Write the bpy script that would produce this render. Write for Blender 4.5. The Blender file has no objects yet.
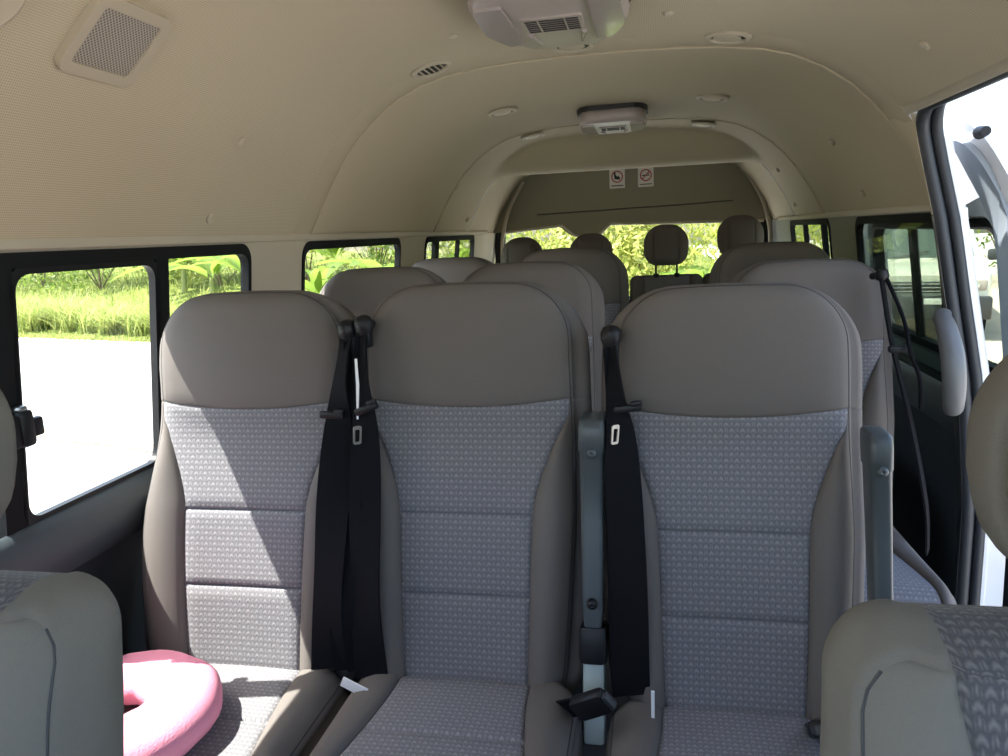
import bpy, bmesh, math, random
from mathutils import Vector, Matrix, noise
random.seed(7)
PI = math.pi
scn = bpy.context.scene
COL = scn.collection

# ------------------------------------------------------------------ helpers
def link(o, parent=None):
    COL.objects.link(o)
    if parent is not None:
        o.parent = parent
    return o

def tag(o, label=None, cat=None, group=None, kind=None):
    if label: o['label'] = label
    if cat: o['category'] = cat
    if group: o['group'] = group
    if kind: o['kind'] = kind
    return o

# The van body is drawn in its own units (floor = 0, centre line = 0); one unit is UNIT metres
# and the body's floor lies at BODY.z in the scene.  Seats and the outside are drawn in metres.
K_BODY = 1.09
BODY = Vector((-.0117, 0, -.1098))
UNIT = 1.0
def body_units(on):
    global UNIT
    UNIT = K_BODY if on else 1.0
def W(p):
    return Vector(p) * UNIT + (BODY if UNIT != 1.0 else Vector((0, 0, 0)))
def empty(name, loc=(0, 0, 0), rot=(0, 0, 0)):
    o = bpy.data.objects.new(name, None)
    o.location = W(loc)
    o.rotation_euler = rot
    o.empty_display_size = 0.05
    return link(o)

class MB:
    """collects geometry for ONE mesh object"""
    def __init__(s):
        s.v = []; s.f = []; s.uv = []; s.m = []
    def add(s, verts, faces, uvs=None, mi=0):
        b = len(s.v)
        s.v += [tuple(p) for p in verts]
        s.f += [tuple(i + b for i in f) for f in faces]
        s.uv += list(uvs) if uvs else [(0, 0)] * len(verts)
        s.m += [mi] * len(faces)
    def xf(s, M):
        s.v = [tuple(M @ Vector(p)) for p in s.v]
        return s
    def build(s, name, mat, parent=None, smooth=True, recalc=True, angle=40, local=False):
        if UNIT != 1.0:
            o_ = BODY if (parent is None and not local) else Vector((0, 0, 0))
            s.v = [tuple(Vector(p) * UNIT + o_) for p in s.v]
        me = bpy.data.meshes.new(name)
        me.from_pydata(s.v, [], s.f)
        uvl = me.uv_layers.new(name='UVMap')
        vi = [0] * len(me.loops)
        me.loops.foreach_get('vertex_index', vi)
        flat = []
        for i in vi: flat += s.uv[i]
        uvl.data.foreach_set('uv', flat)
        for mm in (mat if isinstance(mat, (list, tuple)) else [mat]):
            me.materials.append(mm)
        me.polygons.foreach_set('material_index', s.m)
        if recalc:
            bm = bmesh.new(); bm.from_mesh(me)
            bmesh.ops.recalc_face_normals(bm, faces=bm.faces)
            bm.to_mesh(me); bm.free()
        if smooth:
            me.polygons.foreach_set('use_smooth', [True] * len(me.polygons))
            if angle < 179:
                me.set_sharp_from_angle(angle=math.radians(angle))
        me.update()
        return link(bpy.data.objects.new(name, me), parent)
    # shapes ------------------------------------------------------
    def box(s, c, size, bev=0.0, seg=2, rot=None):
        bm = bmesh.new()
        bmesh.ops.create_cube(bm, size=1)
        bmesh.ops.scale(bm, vec=size, verts=bm.verts)
        if bev > 0:
            bmesh.ops.bevel(bm, geom=bm.edges[:] + bm.verts[:], offset=bev, segments=seg, affect='EDGES', profile=.5)
        M = Matrix.Translation(c)
        if rot is not None: M = M @ rot
        bm.verts.index_update()
        s.add([M @ v.co for v in bm.verts], [[v.index for v in f.verts] for f in bm.faces])
        bm.free(); return s
    def tube(s, pts, r, n=10, cap=True, flat=None):
        pts = [Vector(p) for p in pts]
        rs = r if isinstance(r, (list, tuple)) else [r] * len(pts)
        vs = []; fs = []
        up = Vector((0, 0, 1))
        prev = None
        for i, p in enumerate(pts):
            t = (pts[min(i + 1, len(pts) - 1)] - pts[max(i - 1, 0)]).normalized()
            if prev is None:
                a = up if abs(t.z) < .9 else Vector((1, 0, 0))
                x = t.cross(a).normalized()
            else:
                x = (prev - t * prev.dot(t)).normalized()
            prev = x
            y = t.cross(x)
            for k in range(n):
                a = 2 * PI * k / n
                kx, ky = (1, 1) if flat is None else flat
                vs.append(p + (x * math.cos(a) * kx + y * math.sin(a) * ky) * rs[i])
        for i in range(len(pts) - 1):
            for k in range(n):
                a = i * n + k; b = i * n + (k + 1) % n
                fs.append((a, b, b + n, a + n))
        if cap:
            fs.append(tuple(range(n))); fs.append(tuple(range((len(pts) - 1) * n, len(pts) * n)))
        s.add(vs, fs); return s
    def ribbon(s, pts, ws, th=.0025):
        """belt webbing: pts centre line, ws half-width vectors"""
        vs = []; fs = []; uvs = []
        L = 0
        for i, p in enumerate(pts):
            p = Vector(p); w = Vector(ws[i] if isinstance(ws, list) else ws)
            t = (Vector(pts[min(i + 1, len(pts) - 1)]) - Vector(pts[max(i - 1, 0)])).normalized()
            nn = t.cross(w).normalized() * th
            if i: L += (p - Vector(pts[i - 1])).length
            vs += [p - w - nn, p + w - nn, p + w + nn, p - w + nn]
            uvs += [(0, L), (.05, L), (.05, L), (0, L)]
        for i in range(len(pts) - 1):
            a = i * 4
            for k in range(4):
                fs.append((a + k, a + (k + 1) % 4, a + 4 + (k + 1) % 4, a + 4 + k))
        fs.append((0, 1, 2, 3)); n = len(pts) * 4
        fs.append((n - 4, n - 3, n - 2, n - 1))
        s.add(vs, fs, uvs); return s
    def lathe(s, prof, n=24, M=None):
        """prof: list of (r, z)"""
        vs = []; fs = []
        for r, z in prof:
            for k in range(n):
                a = 2 * PI * k / n
                vs.append(Vector((r * math.cos(a), r * math.sin(a), z)))
        for i in range(len(prof) - 1):
            for k in range(n):
                a = i * n + k; b = i * n + (k + 1) % n
                fs.append((a, b, b + n, a + n))
        if prof[0][0] > 1e-6: fs.append(tuple(range(n)))
        if prof[-1][0] > 1e-6: fs.append(tuple(range((len(prof) - 1) * n, len(prof) * n)))
        if M is not None: vs = [M @ v for v in vs]
        s.add(vs, fs); return s
    def prism(s, poly, fn, d0, d1):
        """2D polygon mapped by fn(a, b, depth)"""
        n = len(poly)
        vs = [fn(a, b, d0) for a, b in poly] + [fn(a, b, d1) for a, b in poly]
        fs = [tuple(range(n)), tuple(range(n, 2 * n))]
        fs += [(i, (i + 1) % n, n + (i + 1) % n, n + i) for i in range(n)]
        s.add(vs, fs); return s
    def ring(s, outer, inner, fn, d0, d1):
        n = len(outer)
        vs = [fn(a, b, d0) for a, b in outer] + [fn(a, b, d0) for a, b in inner] \
           + [fn(a, b, d1) for a, b in outer] + [fn(a, b, d1) for a, b in inner]
        fs = []
        for i in range(n):
            j = (i + 1) % n
            fs += [(i, j, n + j, n + i), (2 * n + i, 2 * n + j, 3 * n + j, 3 * n + i),
                   (i, j, 2 * n + j, 2 * n + i), (n + i, n + j, 3 * n + j, 3 * n + i)]
        s.add(vs, fs, [p for q in (outer, inner, outer, inner) for p in q]); return s

def rrect(a0, a1, b0, b1, r, n=6, sub=6):
    """rounded rectangle, fixed count so rings match; side points are subdivided"""
    pts = []
    cs = [(a1 - r, b0 + r, -90), (a1 - r, b1 - r, 0), (a0 + r, b1 - r, 90), (a0 + r, b0 + r, 180)]
    for k, (ca, cb, st) in enumerate(cs):
        for i in range(n + 1):
            an = math.radians(st + 90 * i / n)
            pts.append((ca + r * math.cos(an), cb + r * math.sin(an)))
        na, nb, ns = cs[(k + 1) % 4]
        an = math.radians(ns)
        nx = (na + r * math.cos(an), nb + r * math.sin(an))
        p = pts[-1]
        for i in range(1, sub):
            f = i / sub
            pts.append((p[0] + (nx[0] - p[0]) * f, p[1] + (nx[1] - p[1]) * f))
    return pts

def lerp(a, b, t): return a + (b - a) * t
def interp(x, xs, ys):
    if x <= xs[0]: return ys[0]
    for i in range(len(xs) - 1):
        if x <= xs[i + 1]:
            return lerp(ys[i], ys[i + 1], (x - xs[i]) / (xs[i + 1] - xs[i]))
    return ys[-1]
def smooth(t):
    t = max(0, min(1, t)); return t * t * (3 - 2 * t)
def cr(pts, n=6):
    """Catmull-Rom through points"""
    P = [Vector(p) for p in pts]; out = []
    for i in range(len(P) - 1):
        p0 = P[max(i - 1, 0)]; p1 = P[i]; p2 = P[i + 1]; p3 = P[min(i + 2, len(P) - 1)]
        for k in range(n):
            t = k / n
            out.append(.5 * ((2 * p1) + (p2 - p0) * t + (2 * p0 - 5 * p1 + 4 * p2 - p3) * t * t + (3 * p1 - p0 - 3 * p2 + p3) * t ** 3))
    out.append(P[-1]); return out

# ------------------------------------------------------------------ materials
def mat_base(name):
    m = bpy.data.materials.new(name); m.use_nodes = True
    nt = m.node_tree
    return m, nt, nt.nodes['Principled BSDF']

def mk(name, col, rough=.6, metal=0, bump=0, bscale=200, var=0, vscale=8, spec=.5, coat=0):
    m, nt, b = mat_base(name)
    b.inputs['Base Color'].default_value = (*col, 1)
    b.inputs['Roughness'].default_value = rough
    b.inputs['Metallic'].default_value = metal
    b.inputs['Specular IOR Level'].default_value = spec
    if coat: b.inputs['Coat Weight'].default_value = coat
    tc = nt.nodes.new('ShaderNodeTexCoord')
    if var:
        n = nt.nodes.new('ShaderNodeTexNoise'); n.inputs['Scale'].default_value = vscale
        n.inputs['Detail'].default_value = 5
        nt.links.new(tc.outputs['Object'], n.inputs['Vector'])
        mx = nt.nodes.new('ShaderNodeMix'); mx.data_type = 'RGBA'
        mx.inputs[6].default_value = (*[c * (1 - var) for c in col], 1)
        mx.inputs[7].default_value = (*[min(1, c * (1 + var)) for c in col], 1)
        nt.links.new(n.outputs['Fac'], mx.inputs[0])
        nt.links.new(mx.outputs[2], b.inputs['Base Color'])
    if bump:
        n = nt.nodes.new('ShaderNodeTexNoise'); n.inputs['Scale'].default_value = bscale
        n.inputs['Detail'].default_value = 3
        nt.links.new(tc.outputs['Object'], n.inputs['Vector'])
        bp = nt.nodes.new('ShaderNodeBump'); bp.inputs['Strength'].default_value = bump
        bp.inputs['Distance'].default_value = .002
        nt.links.new(n.outputs['Fac'], bp.inputs['Height'])
        nt.links.new(bp.outputs['Normal'], b.inputs['Normal'])
    return m

def mat_pattern(name, light, dark):
    """woven seat-centre cloth: offset rows of little raised scales with fine ribs between"""
    m, nt, b = mat_base(name)
    b.inputs['Roughness'].default_value = .9
    b.inputs['Specular IOR Level'].default_value = .15
    b.inputs['Sheen Weight'].default_value = .1
    uv = nt.nodes.new('ShaderNodeUVMap'); uv.uv_map = 'UVMap'
    sx = nt.nodes.new('ShaderNodeSeparateXYZ'); nt.links.new(uv.outputs['UV'], sx.inputs[0])
    def mth(op, a, c=None):
        n = nt.nodes.new('ShaderNodeMath'); n.operation = op
        for k, q in enumerate((a, c)):
            if q is None: continue
            if isinstance(q, (int, float)): n.inputs[k].default_value = q
            else: nt.links.new(q, n.inputs[k])
        return n.outputs[0]
    u, v = sx.outputs[0], sx.outputs[1]
    cu = mth('COSINE', mth('MULTIPLY', u, 2 * PI / .0190))
    vb = mth('ADD', v, mth('MULTIPLY', mth('COSINE', mth('MULTIPLY', u, 4 * PI / .0190)), -.0016))   # bows each scale
    cv = mth('COSINE', mth('MULTIPLY', vb, PI / .0108))
    lat = mth('MULTIPLY', cu, cv)                       # +1 on scales, -1 on the ribbed diamonds between
    ribs = mth('COSINE', mth('MULTIPLY', u, 2 * PI / .0036))
    pos = mth('MULTIPLY', mth('MULTIPLY', mth('POWER', mth('MAXIMUM', lat, 0), .5), mth('POWER', mth('ABSOLUTE', cv), 1.8)), .70)
    neg = mth('MULTIPLY', mth('MAXIMUM', mth('MULTIPLY', lat, -1), 0), mth('ADD', .38, mth('MULTIPLY', ribs, .25)))
    nz = nt.nodes.new('ShaderNodeTexNoise'); nz.inputs['Scale'].default_value = 350; nz.inputs['Detail'].default_value = 3
    nt.links.new(uv.outputs['UV'], nz.inputs['Vector'])
    f = mth('ADD', mth('ADD', pos, neg), mth('MULTIPLY', mth('SUBTRACT', nz.outputs['Fac'], .5), .5))
    mx = nt.nodes.new('ShaderNodeMix'); mx.data_type = 'RGBA'; mx.clamp_factor = True
    mx.inputs[6].default_value = (*dark, 1); mx.inputs[7].default_value = (*light, 1)
    nt.links.new(f, mx.inputs[0]); nt.links.new(mx.outputs[2], b.inputs['Base Color'])
    bp = nt.nodes.new('ShaderNodeBump'); bp.inputs['Strength'].default_value = .5; bp.inputs['Distance'].default_value = .0014
    nt.links.new(f, bp.inputs['Height'])
    nt.links.new(bp.outputs['Normal'], b.inputs['Normal'])
    return m

def mat_liner(name, col, perf):
    """moulded headliner; perf = regular pin-holes"""
    m, nt, b = mat_base(name)
    b.inputs['Roughness'].default_value = .75
    b.inputs['Specular IOR Level'].default_value = .25
    tc = nt.nodes.new('ShaderNodeTexCoord')
    n = nt.nodes.new('ShaderNodeTexNoise'); n.inputs['Scale'].default_value = 260
    nt.links.new(tc.outputs['Object'], n.inputs['Vector'])
    bp = nt.nodes.new('ShaderNodeBump'); bp.inputs['Strength'].default_value = .12; bp.inputs['Distance'].default_value = .002
    nt.links.new(n.outputs['Fac'], bp.inputs['Height'])
    nt.links.new(bp.outputs['Normal'], b.inputs['Normal'])
    if not perf:
        b.inputs['Base Color'].default_value = (*col, 1); return m
    uv = nt.nodes.new('ShaderNodeUVMap'); uv.uv_map = 'UVMap'
    vo = nt.nodes.new('ShaderNodeTexVoronoi'); vo.inputs['Scale'].default_value = 255
    vo.inputs['Randomness'].default_value = 0; vo.voronoi_dimensions = '2D'
    nt.links.new(uv.outputs['UV'], vo.inputs['Vector'])
    rp = nt.nodes.new('ShaderNodeValToRGB')
    rp.color_ramp.elements[0].position = .2; rp.color_ramp.elements[0].color = (*[c * .72 for c in col], 1)
    rp.color_ramp.elements[1].position = .42; rp.color_ramp.elements[1].color = (*col, 1)
    nt.links.new(vo.outputs['Distance'], rp.inputs['Fac'])
    nt.links.new(rp.outputs['Color'], b.inputs['Base Color'])
    return m

def mat_mesh(name, light, dark, scale):
    """speaker cloth of round holes"""
    m, nt, b = mat_base(name)
    b.inputs['Roughness'].default_value = .6
    uv = nt.nodes.new('ShaderNodeTexCoord')
    mp = nt.nodes.new('ShaderNodeMapping'); mp.inputs['Rotation'].default_value = (0, 0, PI / 4)
    vo = nt.nodes.new('ShaderNodeTexVoronoi'); vo.inputs['Scale'].default_value = scale
    vo.inputs['Randomness'].default_value = 0; vo.voronoi_dimensions = '2D'
    nt.links.new(uv.outputs['Object'], mp.inputs['Vector'])
    nt.links.new(mp.outputs['Vector'], vo.inputs['Vector'])
    rp = nt.nodes.new('ShaderNodeValToRGB')
    rp.color_ramp.elements[0].position = .3; rp.color_ramp.elements[0].color = (*dark, 1)
    rp.color_ramp.elements[1].position = .42; rp.color_ramp.elements[1].color = (*light, 1)
    nt.links.new(vo.outputs['Distance'], rp.inputs['Fac'])
    nt.links.new(rp.outputs['Color'], b.inputs['Base Color'])
    return m

def mat_glass(name, tint, gloss=.06):
    m = bpy.data.materials.new(name); m.use_nodes = True
    nt = m.node_tree; nt.nodes.clear()
    out = nt.nodes.new('ShaderNodeOutputMaterial')
    tr = nt.nodes.new('ShaderNodeBsdfTransparent'); tr.inputs['Color'].default_value = (*tint, 1)
    gl = nt.nodes.new('ShaderNodeBsdfGlossy'); gl.inputs['Roughness'].default_value = .02
    lw = nt.nodes.new('ShaderNodeLayerWeight'); lw.inputs['Blend'].default_value = .5
    pw = nt.nodes.new('ShaderNodeMath'); pw.operation = 'POWER'; pw.inputs[1].default_value = 5
    ma = nt.nodes.new('ShaderNodeMath'); ma.operation = 'MULTIPLY_ADD'; ma.inputs[1].default_value = .5; ma.inputs[2].default_value = gloss * .4
    mx = nt.nodes.new('ShaderNodeMixShader')
    nt.links.new(lw.outputs['Facing'], pw.inputs[0]); nt.links.new(pw.outputs[0], ma.inputs[0])
    nt.links.new(ma.outputs[0], mx.inputs[0])
    nt.links.new(tr.outputs[0], mx.inputs[1]); nt.links.new(gl.outputs[0], mx.inputs[2])
    nt.links.new(mx.outputs[0], out.inputs['Surface'])
    return m

def mat_leaf(name, c1, c2, rough=.5, transl=.5):
    m, nt, b = mat_base(name)
    g = nt.nodes.new('ShaderNodeNewGeometry')
    mx = nt.nodes.new('ShaderNodeMix'); mx.data_type = 'RGBA'
    mx.inputs[6].default_value = (*c1, 1); mx.inputs[7].default_value = (*c2, 1)
    nt.links.new(g.outputs['Random Per Island'], mx.inputs[0])
    nt.links.new(mx.outputs[2], b.inputs['Base Color'])
    b.inputs['Roughness'].default_value = rough
    tl = nt.nodes.new('ShaderNodeBsdfTranslucent')
    nt.links.new(mx.outputs[2], tl.inputs['Color'])
    ms = nt.nodes.new('ShaderNodeMixShader'); ms.inputs[0].default_value = transl
    out = nt.nodes['Material Output']
    nt.links.new(b.outputs[0], ms.inputs[1]); nt.links.new(tl.outputs[0], ms.inputs[2])
    nt.links.new(ms.outputs[0], out.inputs['Surface'])
    return m

M = {}
M['fabric'] = mk('seat_fabric_plain', (.138, .122, .113), .85, bump=.35, bscale=900, var=.05, vscale=300, spec=.2)
M['fabric_front'] = mk('front_seat_fabric', (.15, .142, .125), .85, bump=.35, bscale=900, var=.05, vscale=300, spec=.2)
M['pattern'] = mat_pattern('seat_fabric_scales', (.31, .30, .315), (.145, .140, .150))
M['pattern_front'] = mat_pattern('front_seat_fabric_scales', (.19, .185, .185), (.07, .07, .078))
M['seam'] = mk('seam_thread_dark', (.035, .032, .032), .8)
M['seat_dark'] = mk('seat_underframe_black', (.03, .032, .035), .55)
M['liner'] = mat_liner('headliner_plain', (.45, .385, .272), False)
M['liner_perf'] = mat_liner('headliner_perforated', (.53, .458, .325), True)
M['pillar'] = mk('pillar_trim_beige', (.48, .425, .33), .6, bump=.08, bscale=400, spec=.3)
M['pillar_shaded'] = mk('pillar_trim_shaded', (.20, .195, .18), .6, bump=.08, bscale=400, spec=.3)  # pillar trim darkened to grey: shading of the right side put into the colour
M['lower'] = mk('lower_trim_slate', (.030, .036, .042), .5, bump=.1, bscale=500)
M['lower_lit'] = mk('sill_trim_slate_lit', (.055, .070, .080), .4, bump=.1, bscale=500)  # lower slate made paler, the sill's lit strip put into the colour
M['black'] = mk('black_rubber', (.010, .011, .012), .8, spec=.15)
M['blackplastic'] = mk('black_plastic', (.010, .010, .012), .45, spec=.3)
M['webbing'] = mk('belt_webbing', (.006, .006, .008), .8, bump=.3, bscale=700, spec=.12)
M['metal'] = mk('belt_metal', (.42, .42, .41), .35, metal=1)
M['white'] = mk('white_label', (.8, .8, .8), .6)
M['armgrey'] = mk('armrest_grey', (.055, .066, .072), .42, spec=.5)
M['bracket'] = mk('bracket_pale_green', (.36, .42, .40), .5)
M['pink'] = mk('pink_plush', (.80, .30, .40), .95, bump=.5, bscale=260, var=.06, vscale=30, spec=.1)
M['lampplastic'] = mk('lamp_plastic', (.36, .31, .28), .32, spec=.5)
M['lens'] = mk('lamp_lens', (.36, .31, .29), .15, spec=.6, coat=.3)
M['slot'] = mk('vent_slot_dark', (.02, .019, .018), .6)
M['vent'] = mk('vent_beige', (.46, .40, .295), .5)
M['mesh'] = mat_mesh('speaker_mesh', (.42, .375, .31), (.13, .112, .09), 190)
M['glass'] = mat_glass('window_glass', (.93, .95, .94))
M['glass_tint'] = mat_glass('window_glass_tinted', (.66, .70, .64))
M['paint'] = mk('van_paint_white', (.80, .80, .80), .25, spec=.5, coat=.6)
M['doortrim'] = mk('door_trim_grey', (.26, .30, .34), .55, bump=.1, bscale=400)
M['handle'] = mk('grab_handle_grey', (.13, .13, .13), .45)
M['seal'] = mk('door_seal_rubber', (.028, .031, .036), .5)
M['floor'] = mk('floor_vinyl', (.06, .06, .062), .7, var=.15, vscale=60)
M['red'] = mk('sign_red', (.42, .05, .05), .6)
M['signblack'] = mk('sign_black', (.03, .025, .025), .6)
M['signwhite'] = mk('sign_white', (.74, .70, .66), .5)
M['road'] = mk('road_pale', (.36, .347, .325), .95, var=.07, vscale=1.3, spec=.1)
M['dirt'] = mk('gravel_tan', (.46, .40, .31), .95, var=.2, vscale=3, spec=.1)
M['streak'] = mk('gravel_streak_brown', (.20, .175, .135), .95, var=.6, vscale=5, spec=.1)
M['soil'] = mk('verge_soil', (.12, .15, .035), .95, var=.4, vscale=1.2, spec=.1)
M['grass'] = mat_leaf('grass_blades', (.20, .245, .05), (.44, .45, .15), .6, .5)
M['grass_dry'] = mat_leaf('grass_tufts', (.15, .22, .035), (.48, .50, .17), .6, .5)
M['banana'] = mat_leaf('banana_leaf', (.11, .20, .025), (.27, .37, .07), .4, .6)
M['banana_stem'] = mk('banana_stem', (.26, .27, .09), .7, var=.3, vscale=9)
M['leaf'] = mat_leaf('shrub_leaf', (.08, .16, .02), (.30, .37, .08), .5, .5)
M['leaf_yel'] = mat_leaf('shrub_leaf_yellow', (.24, .29, .04), (.48, .48, .13), .5, .5)
M['twig'] = mk('shrub_wood', (.14, .10, .06), .9)
M['conc'] = mk('pale_concrete', (.62, .55, .46), .9, var=.12, vscale=4)
M['truckwhite'] = mk('truck_paint', (.78, .76, .68), .3, spec=.5, coat=.4)
M['truckglass'] = mk('truck_windscreen', (.10, .13, .12), .08, spec=.7)
M['truckdark'] = mk('truck_dark_plastic', (.035, .036, .04), .5)
M['chrome'] = mk('truck_chrome', (.75, .75, .72), .2, metal=1)

body_units(True)
# ------------------------------------------------------------------ van cross-section
PROF = [(.850, 1.235), (.822, 1.285), (.795, 1.335), (.765, 1.385), (.725, 1.445), (.68, 1.50), (.625, 1.552), (.555, 1.60),
        (.485, 1.632), (.41, 1.652), (.32, 1.664), (.22, 1.671), (.11, 1.675), (0, 1.676)]
def side_x(z):
    """inner face of the side wall between belt and cant rail, then up the roof curve"""
    if z <= 1.235: return lerp(.905, .85, (z - .76) / .475)
    return interp(z, [p[1] for p in PROF], [p[0] for p in PROF])
def onwall(side):
    return lambda y, z, d: (side * (side_x(z) + d), y, z)

def sweep(name, prof, ys, mat, th=.045, parent=None, mod=None, lip=0):
    """closed shell: profile (x,z) list extruded along y"""
    n = len(prof); mb = MB()
    nor = []
    for i in range(n):
        a = Vector(prof[max(i - 1, 0)]); b = Vector(prof[min(i + 1, n - 1)])
        t = (b - a).normalized(); nn = Vector((-t.y, t.x))
        nor.append(nn)
    # orientation: outward = away from (0, .9)
    c = Vector((0, .9)); k = n // 3
    if nor[k].dot(Vector(prof[k]) - c) < 0: nor = [-v for v in nor]
    L = [0]
    for i in range(1, n): L.append(L[-1] + (Vector(prof[i]) - Vector(prof[i - 1])).length)
    vs = []; uv = []
    for j, y in enumerate(ys):
        for layer in (0, 1):
            for i in range(n):
                p = Vector(prof[i]) + nor[i] * (th * layer)
                q = Vector((p.x, y, p.y))
                if layer == 0 and lip and j in (0, len(ys) - 1):
                    q -= Vector((nor[i].x, 0, nor[i].y)) * -lip
                if mod: q = mod(q, layer, i)
                vs.append(q); uv.append((L[i], y))
    fs = []
    W = 2 * n
    for j in range(len(ys) - 1):
        for i in range(n - 1):
            a = j * W + i
            fs.append((a, a + 1, a + 1 + W, a + W))
            a += n
            fs.append((a, a + 1, a + 1 + W, a + W))
        for i in (0, n - 1):
            a = j * W + i
            fs.append((a, a + n, a + n + W, a + W))
    for j in (0, len(ys) - 1):
        for i in range(n - 1):
            a = j * W + i
            fs.append((a, a + 1, a + 1 + n, a + n))
    mb.add(vs, fs, uv)
    o = mb.build(name, mat, parent, angle=50)
    if th > .04:
        me = o.data; me.materials.append(M['paint'])
        for p in me.polygons:
            c = p.center
            out = Vector((c.x, 0, max(0, c.z - 1.0))).normalized()
            if p.normal.dot(out) > .35 or abs(p.normal.y) > .9: p.material_index = 1
    return o

full = [(-x, z) for x, z in PROF] + PROF[::-1][1:]
def st(o, parentless=True):
    o['kind'] = 'structure'; return o

def frange(a, b, n): return [lerp(a, b, i / n) for i in range(n + 1)]
# front headliner: left side reaches the cant rail; right side stops above the door opening
front_prof = [(-x, z) for x, z in PROF] + [p for p in PROF[::-1][1:] if p[1] > 1.49] + [(.708, 1.468)]
st(sweep('ceiling', front_prof, frange(-.55, 2.0, 30), M['liner_perf'], lip=.004))
st(sweep('ceiling', full, frange(2.0, 2.115, 3), M['liner'], lip=.005))
mid = [(x * 1.006, z + .006 if z > 1.3 else z) for x, z in full]
st(sweep('ceiling', mid, frange(2.118, 3.42, 16), M['liner'], lip=.006))
# rear section drops to a header over the tailgate
def rear_mod(q, layer, i):
    if layer == 0 and q.y > 3.86:
        lim = lerp(1.70, 1.528, math.sin(min(1, (q.y - 3.86) / .22) * PI / 2) ** .9)
        q.z = min(q.z, lim)
    return q
rear = [(x * 1.012, z + .012 if z > 1.3 else z) for x, z in full]
st(sweep('ceiling', rear, frange(3.423, 3.86, 8) + frange(3.87, 4.12, 14), M['liner'], mod=rear_mod, lip=.004))
# recess between the header and the tailgate
st(sweep('ceiling', rear, frange(4.124, 4.93, 4), M['liner'], th=.05))
# beaded seams between the headliner sections
def seam(y, grow, nm):
    pts = [(x * grow, y, z - .001) for x, z in full]
    o = MB().tube(pts, .0032, 8).build(nm, M['liner'])
    return st(o)
seam(2.116, 1.001, 'trim_1'); seam(3.421, 1.004, 'trim_2')

# ------------------------------------------------------------------ side walls
Z0, Z1 = .755, 1.235
def skin(o):
    """outer skin of the body is white paint"""
    me = o.data; me.materials.append(M['paint'])
    for p in me.polygons:
        c = p.center
        out = Vector((c.x, 0, max(0, c.z - 1.0))).normalized()
        if p.normal.dot(out) > .35 or abs(p.normal.y) > .9: p.material_index = 1
    return o
def wall_cells(name, side, cells, mat, zlow=.70):
    mb = MB(); fn = onwall(side)
    for y0, y1, win in cells:
        o = rrect(y0, y1, zlow, Z1, .0005)
        if win:
            mb.ring(o, rrect(*win), fn, 0, .016)
        else:
            mb.prism(o, fn, 0, .016)
    return skin(st(mb.build(name, mat, angle=35)))
W1 = (.50, 1.765, .742, 1.224, .045)
W2 = (2.135, 2.945, .742, 1.224, .055)
W2L = (2.065, 2.95, .742, 1.224, .05)
W3L = (3.30, 4.27, .742, 1.224, .045)
W3 = (3.36, 4.25, .742, 1.224, .045)
W0 = (-.45, .36, .742, 1.224, .06)
wall_left = wall_cells('wall_left', -1, [(-.55, .42, W0), (.42, 1.93, W1), (1.93, 3.14, W2L), (3.14, 4.55, W3L), (4.55, 4.93, None)], M['pillar'])
wall_right = wall_cells('wall_right', 1, [(2.0, 3.14, W2), (3.14, 4.55, W3), (4.55, 4.93, None)], M['pillar_shaded'])
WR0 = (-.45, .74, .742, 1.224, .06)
wall_rf = wall_cells('wall_right', 1, [(-.55, .82, WR0), (.82, .95, None)], M['pillar_shaded'])
# front-door header on the right (keeps the cant rail closed ahead of the door)
low_prof = [(.905, .758), (.895, .752), (.888, .735), (.890, .715), (.898, .685), (.915, .655), (.935, .60), (.947, .45), (.95, .25), (.95, -.02)]
def lower(name, side, y0, y1):
    pr = [(side * x, z) for x, z in low_prof]
    return st(sweep(name, pr, frange(y0, y1, 12), M['lower'], th=.06))
lower('wall_left', -1, -.55, 4.93)
lower('wall_right', 1, 2.0, 4.93)
lower('wall_right', 1, -.55, .95)
# cant-rail moulding just above the windows
for side, y0, nm in ((-1, -.5, 'trim_3'), (1, 2.02, 'trim_4')):
    pts = [(side * .848, y, 1.240) for y in frange(y0, 4.6, 30)]
    st(MB().tube(pts, .011, 8, flat=(.7, 1)).build(nm, M['pillar']))
# raised sill trim below the windows
for side, y0, nm in ((-1, -.5, 'trim_5'), (1, 2.03, 'trim_6')):
    mb = MB()
    pr = [(side * x, z) for x, z in [(.902, .775), (.896, .772), (.886, .757), (.880, .735), (.882, .705), (.892, .675), (.908, .655)]]
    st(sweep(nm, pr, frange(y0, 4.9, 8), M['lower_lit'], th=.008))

mb = MB().box((0, 2.19, -.02), (2.0, 5.5, .04), .004)
st(mb.build('floor', M['floor']))

mb = MB().box((0, -.60, .46), (1.9, .05, .96), .01)
st(mb.build('wall_front_blocker', M['lower']))  # unseen panel across the front, added to cut light from the windscreen
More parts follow.
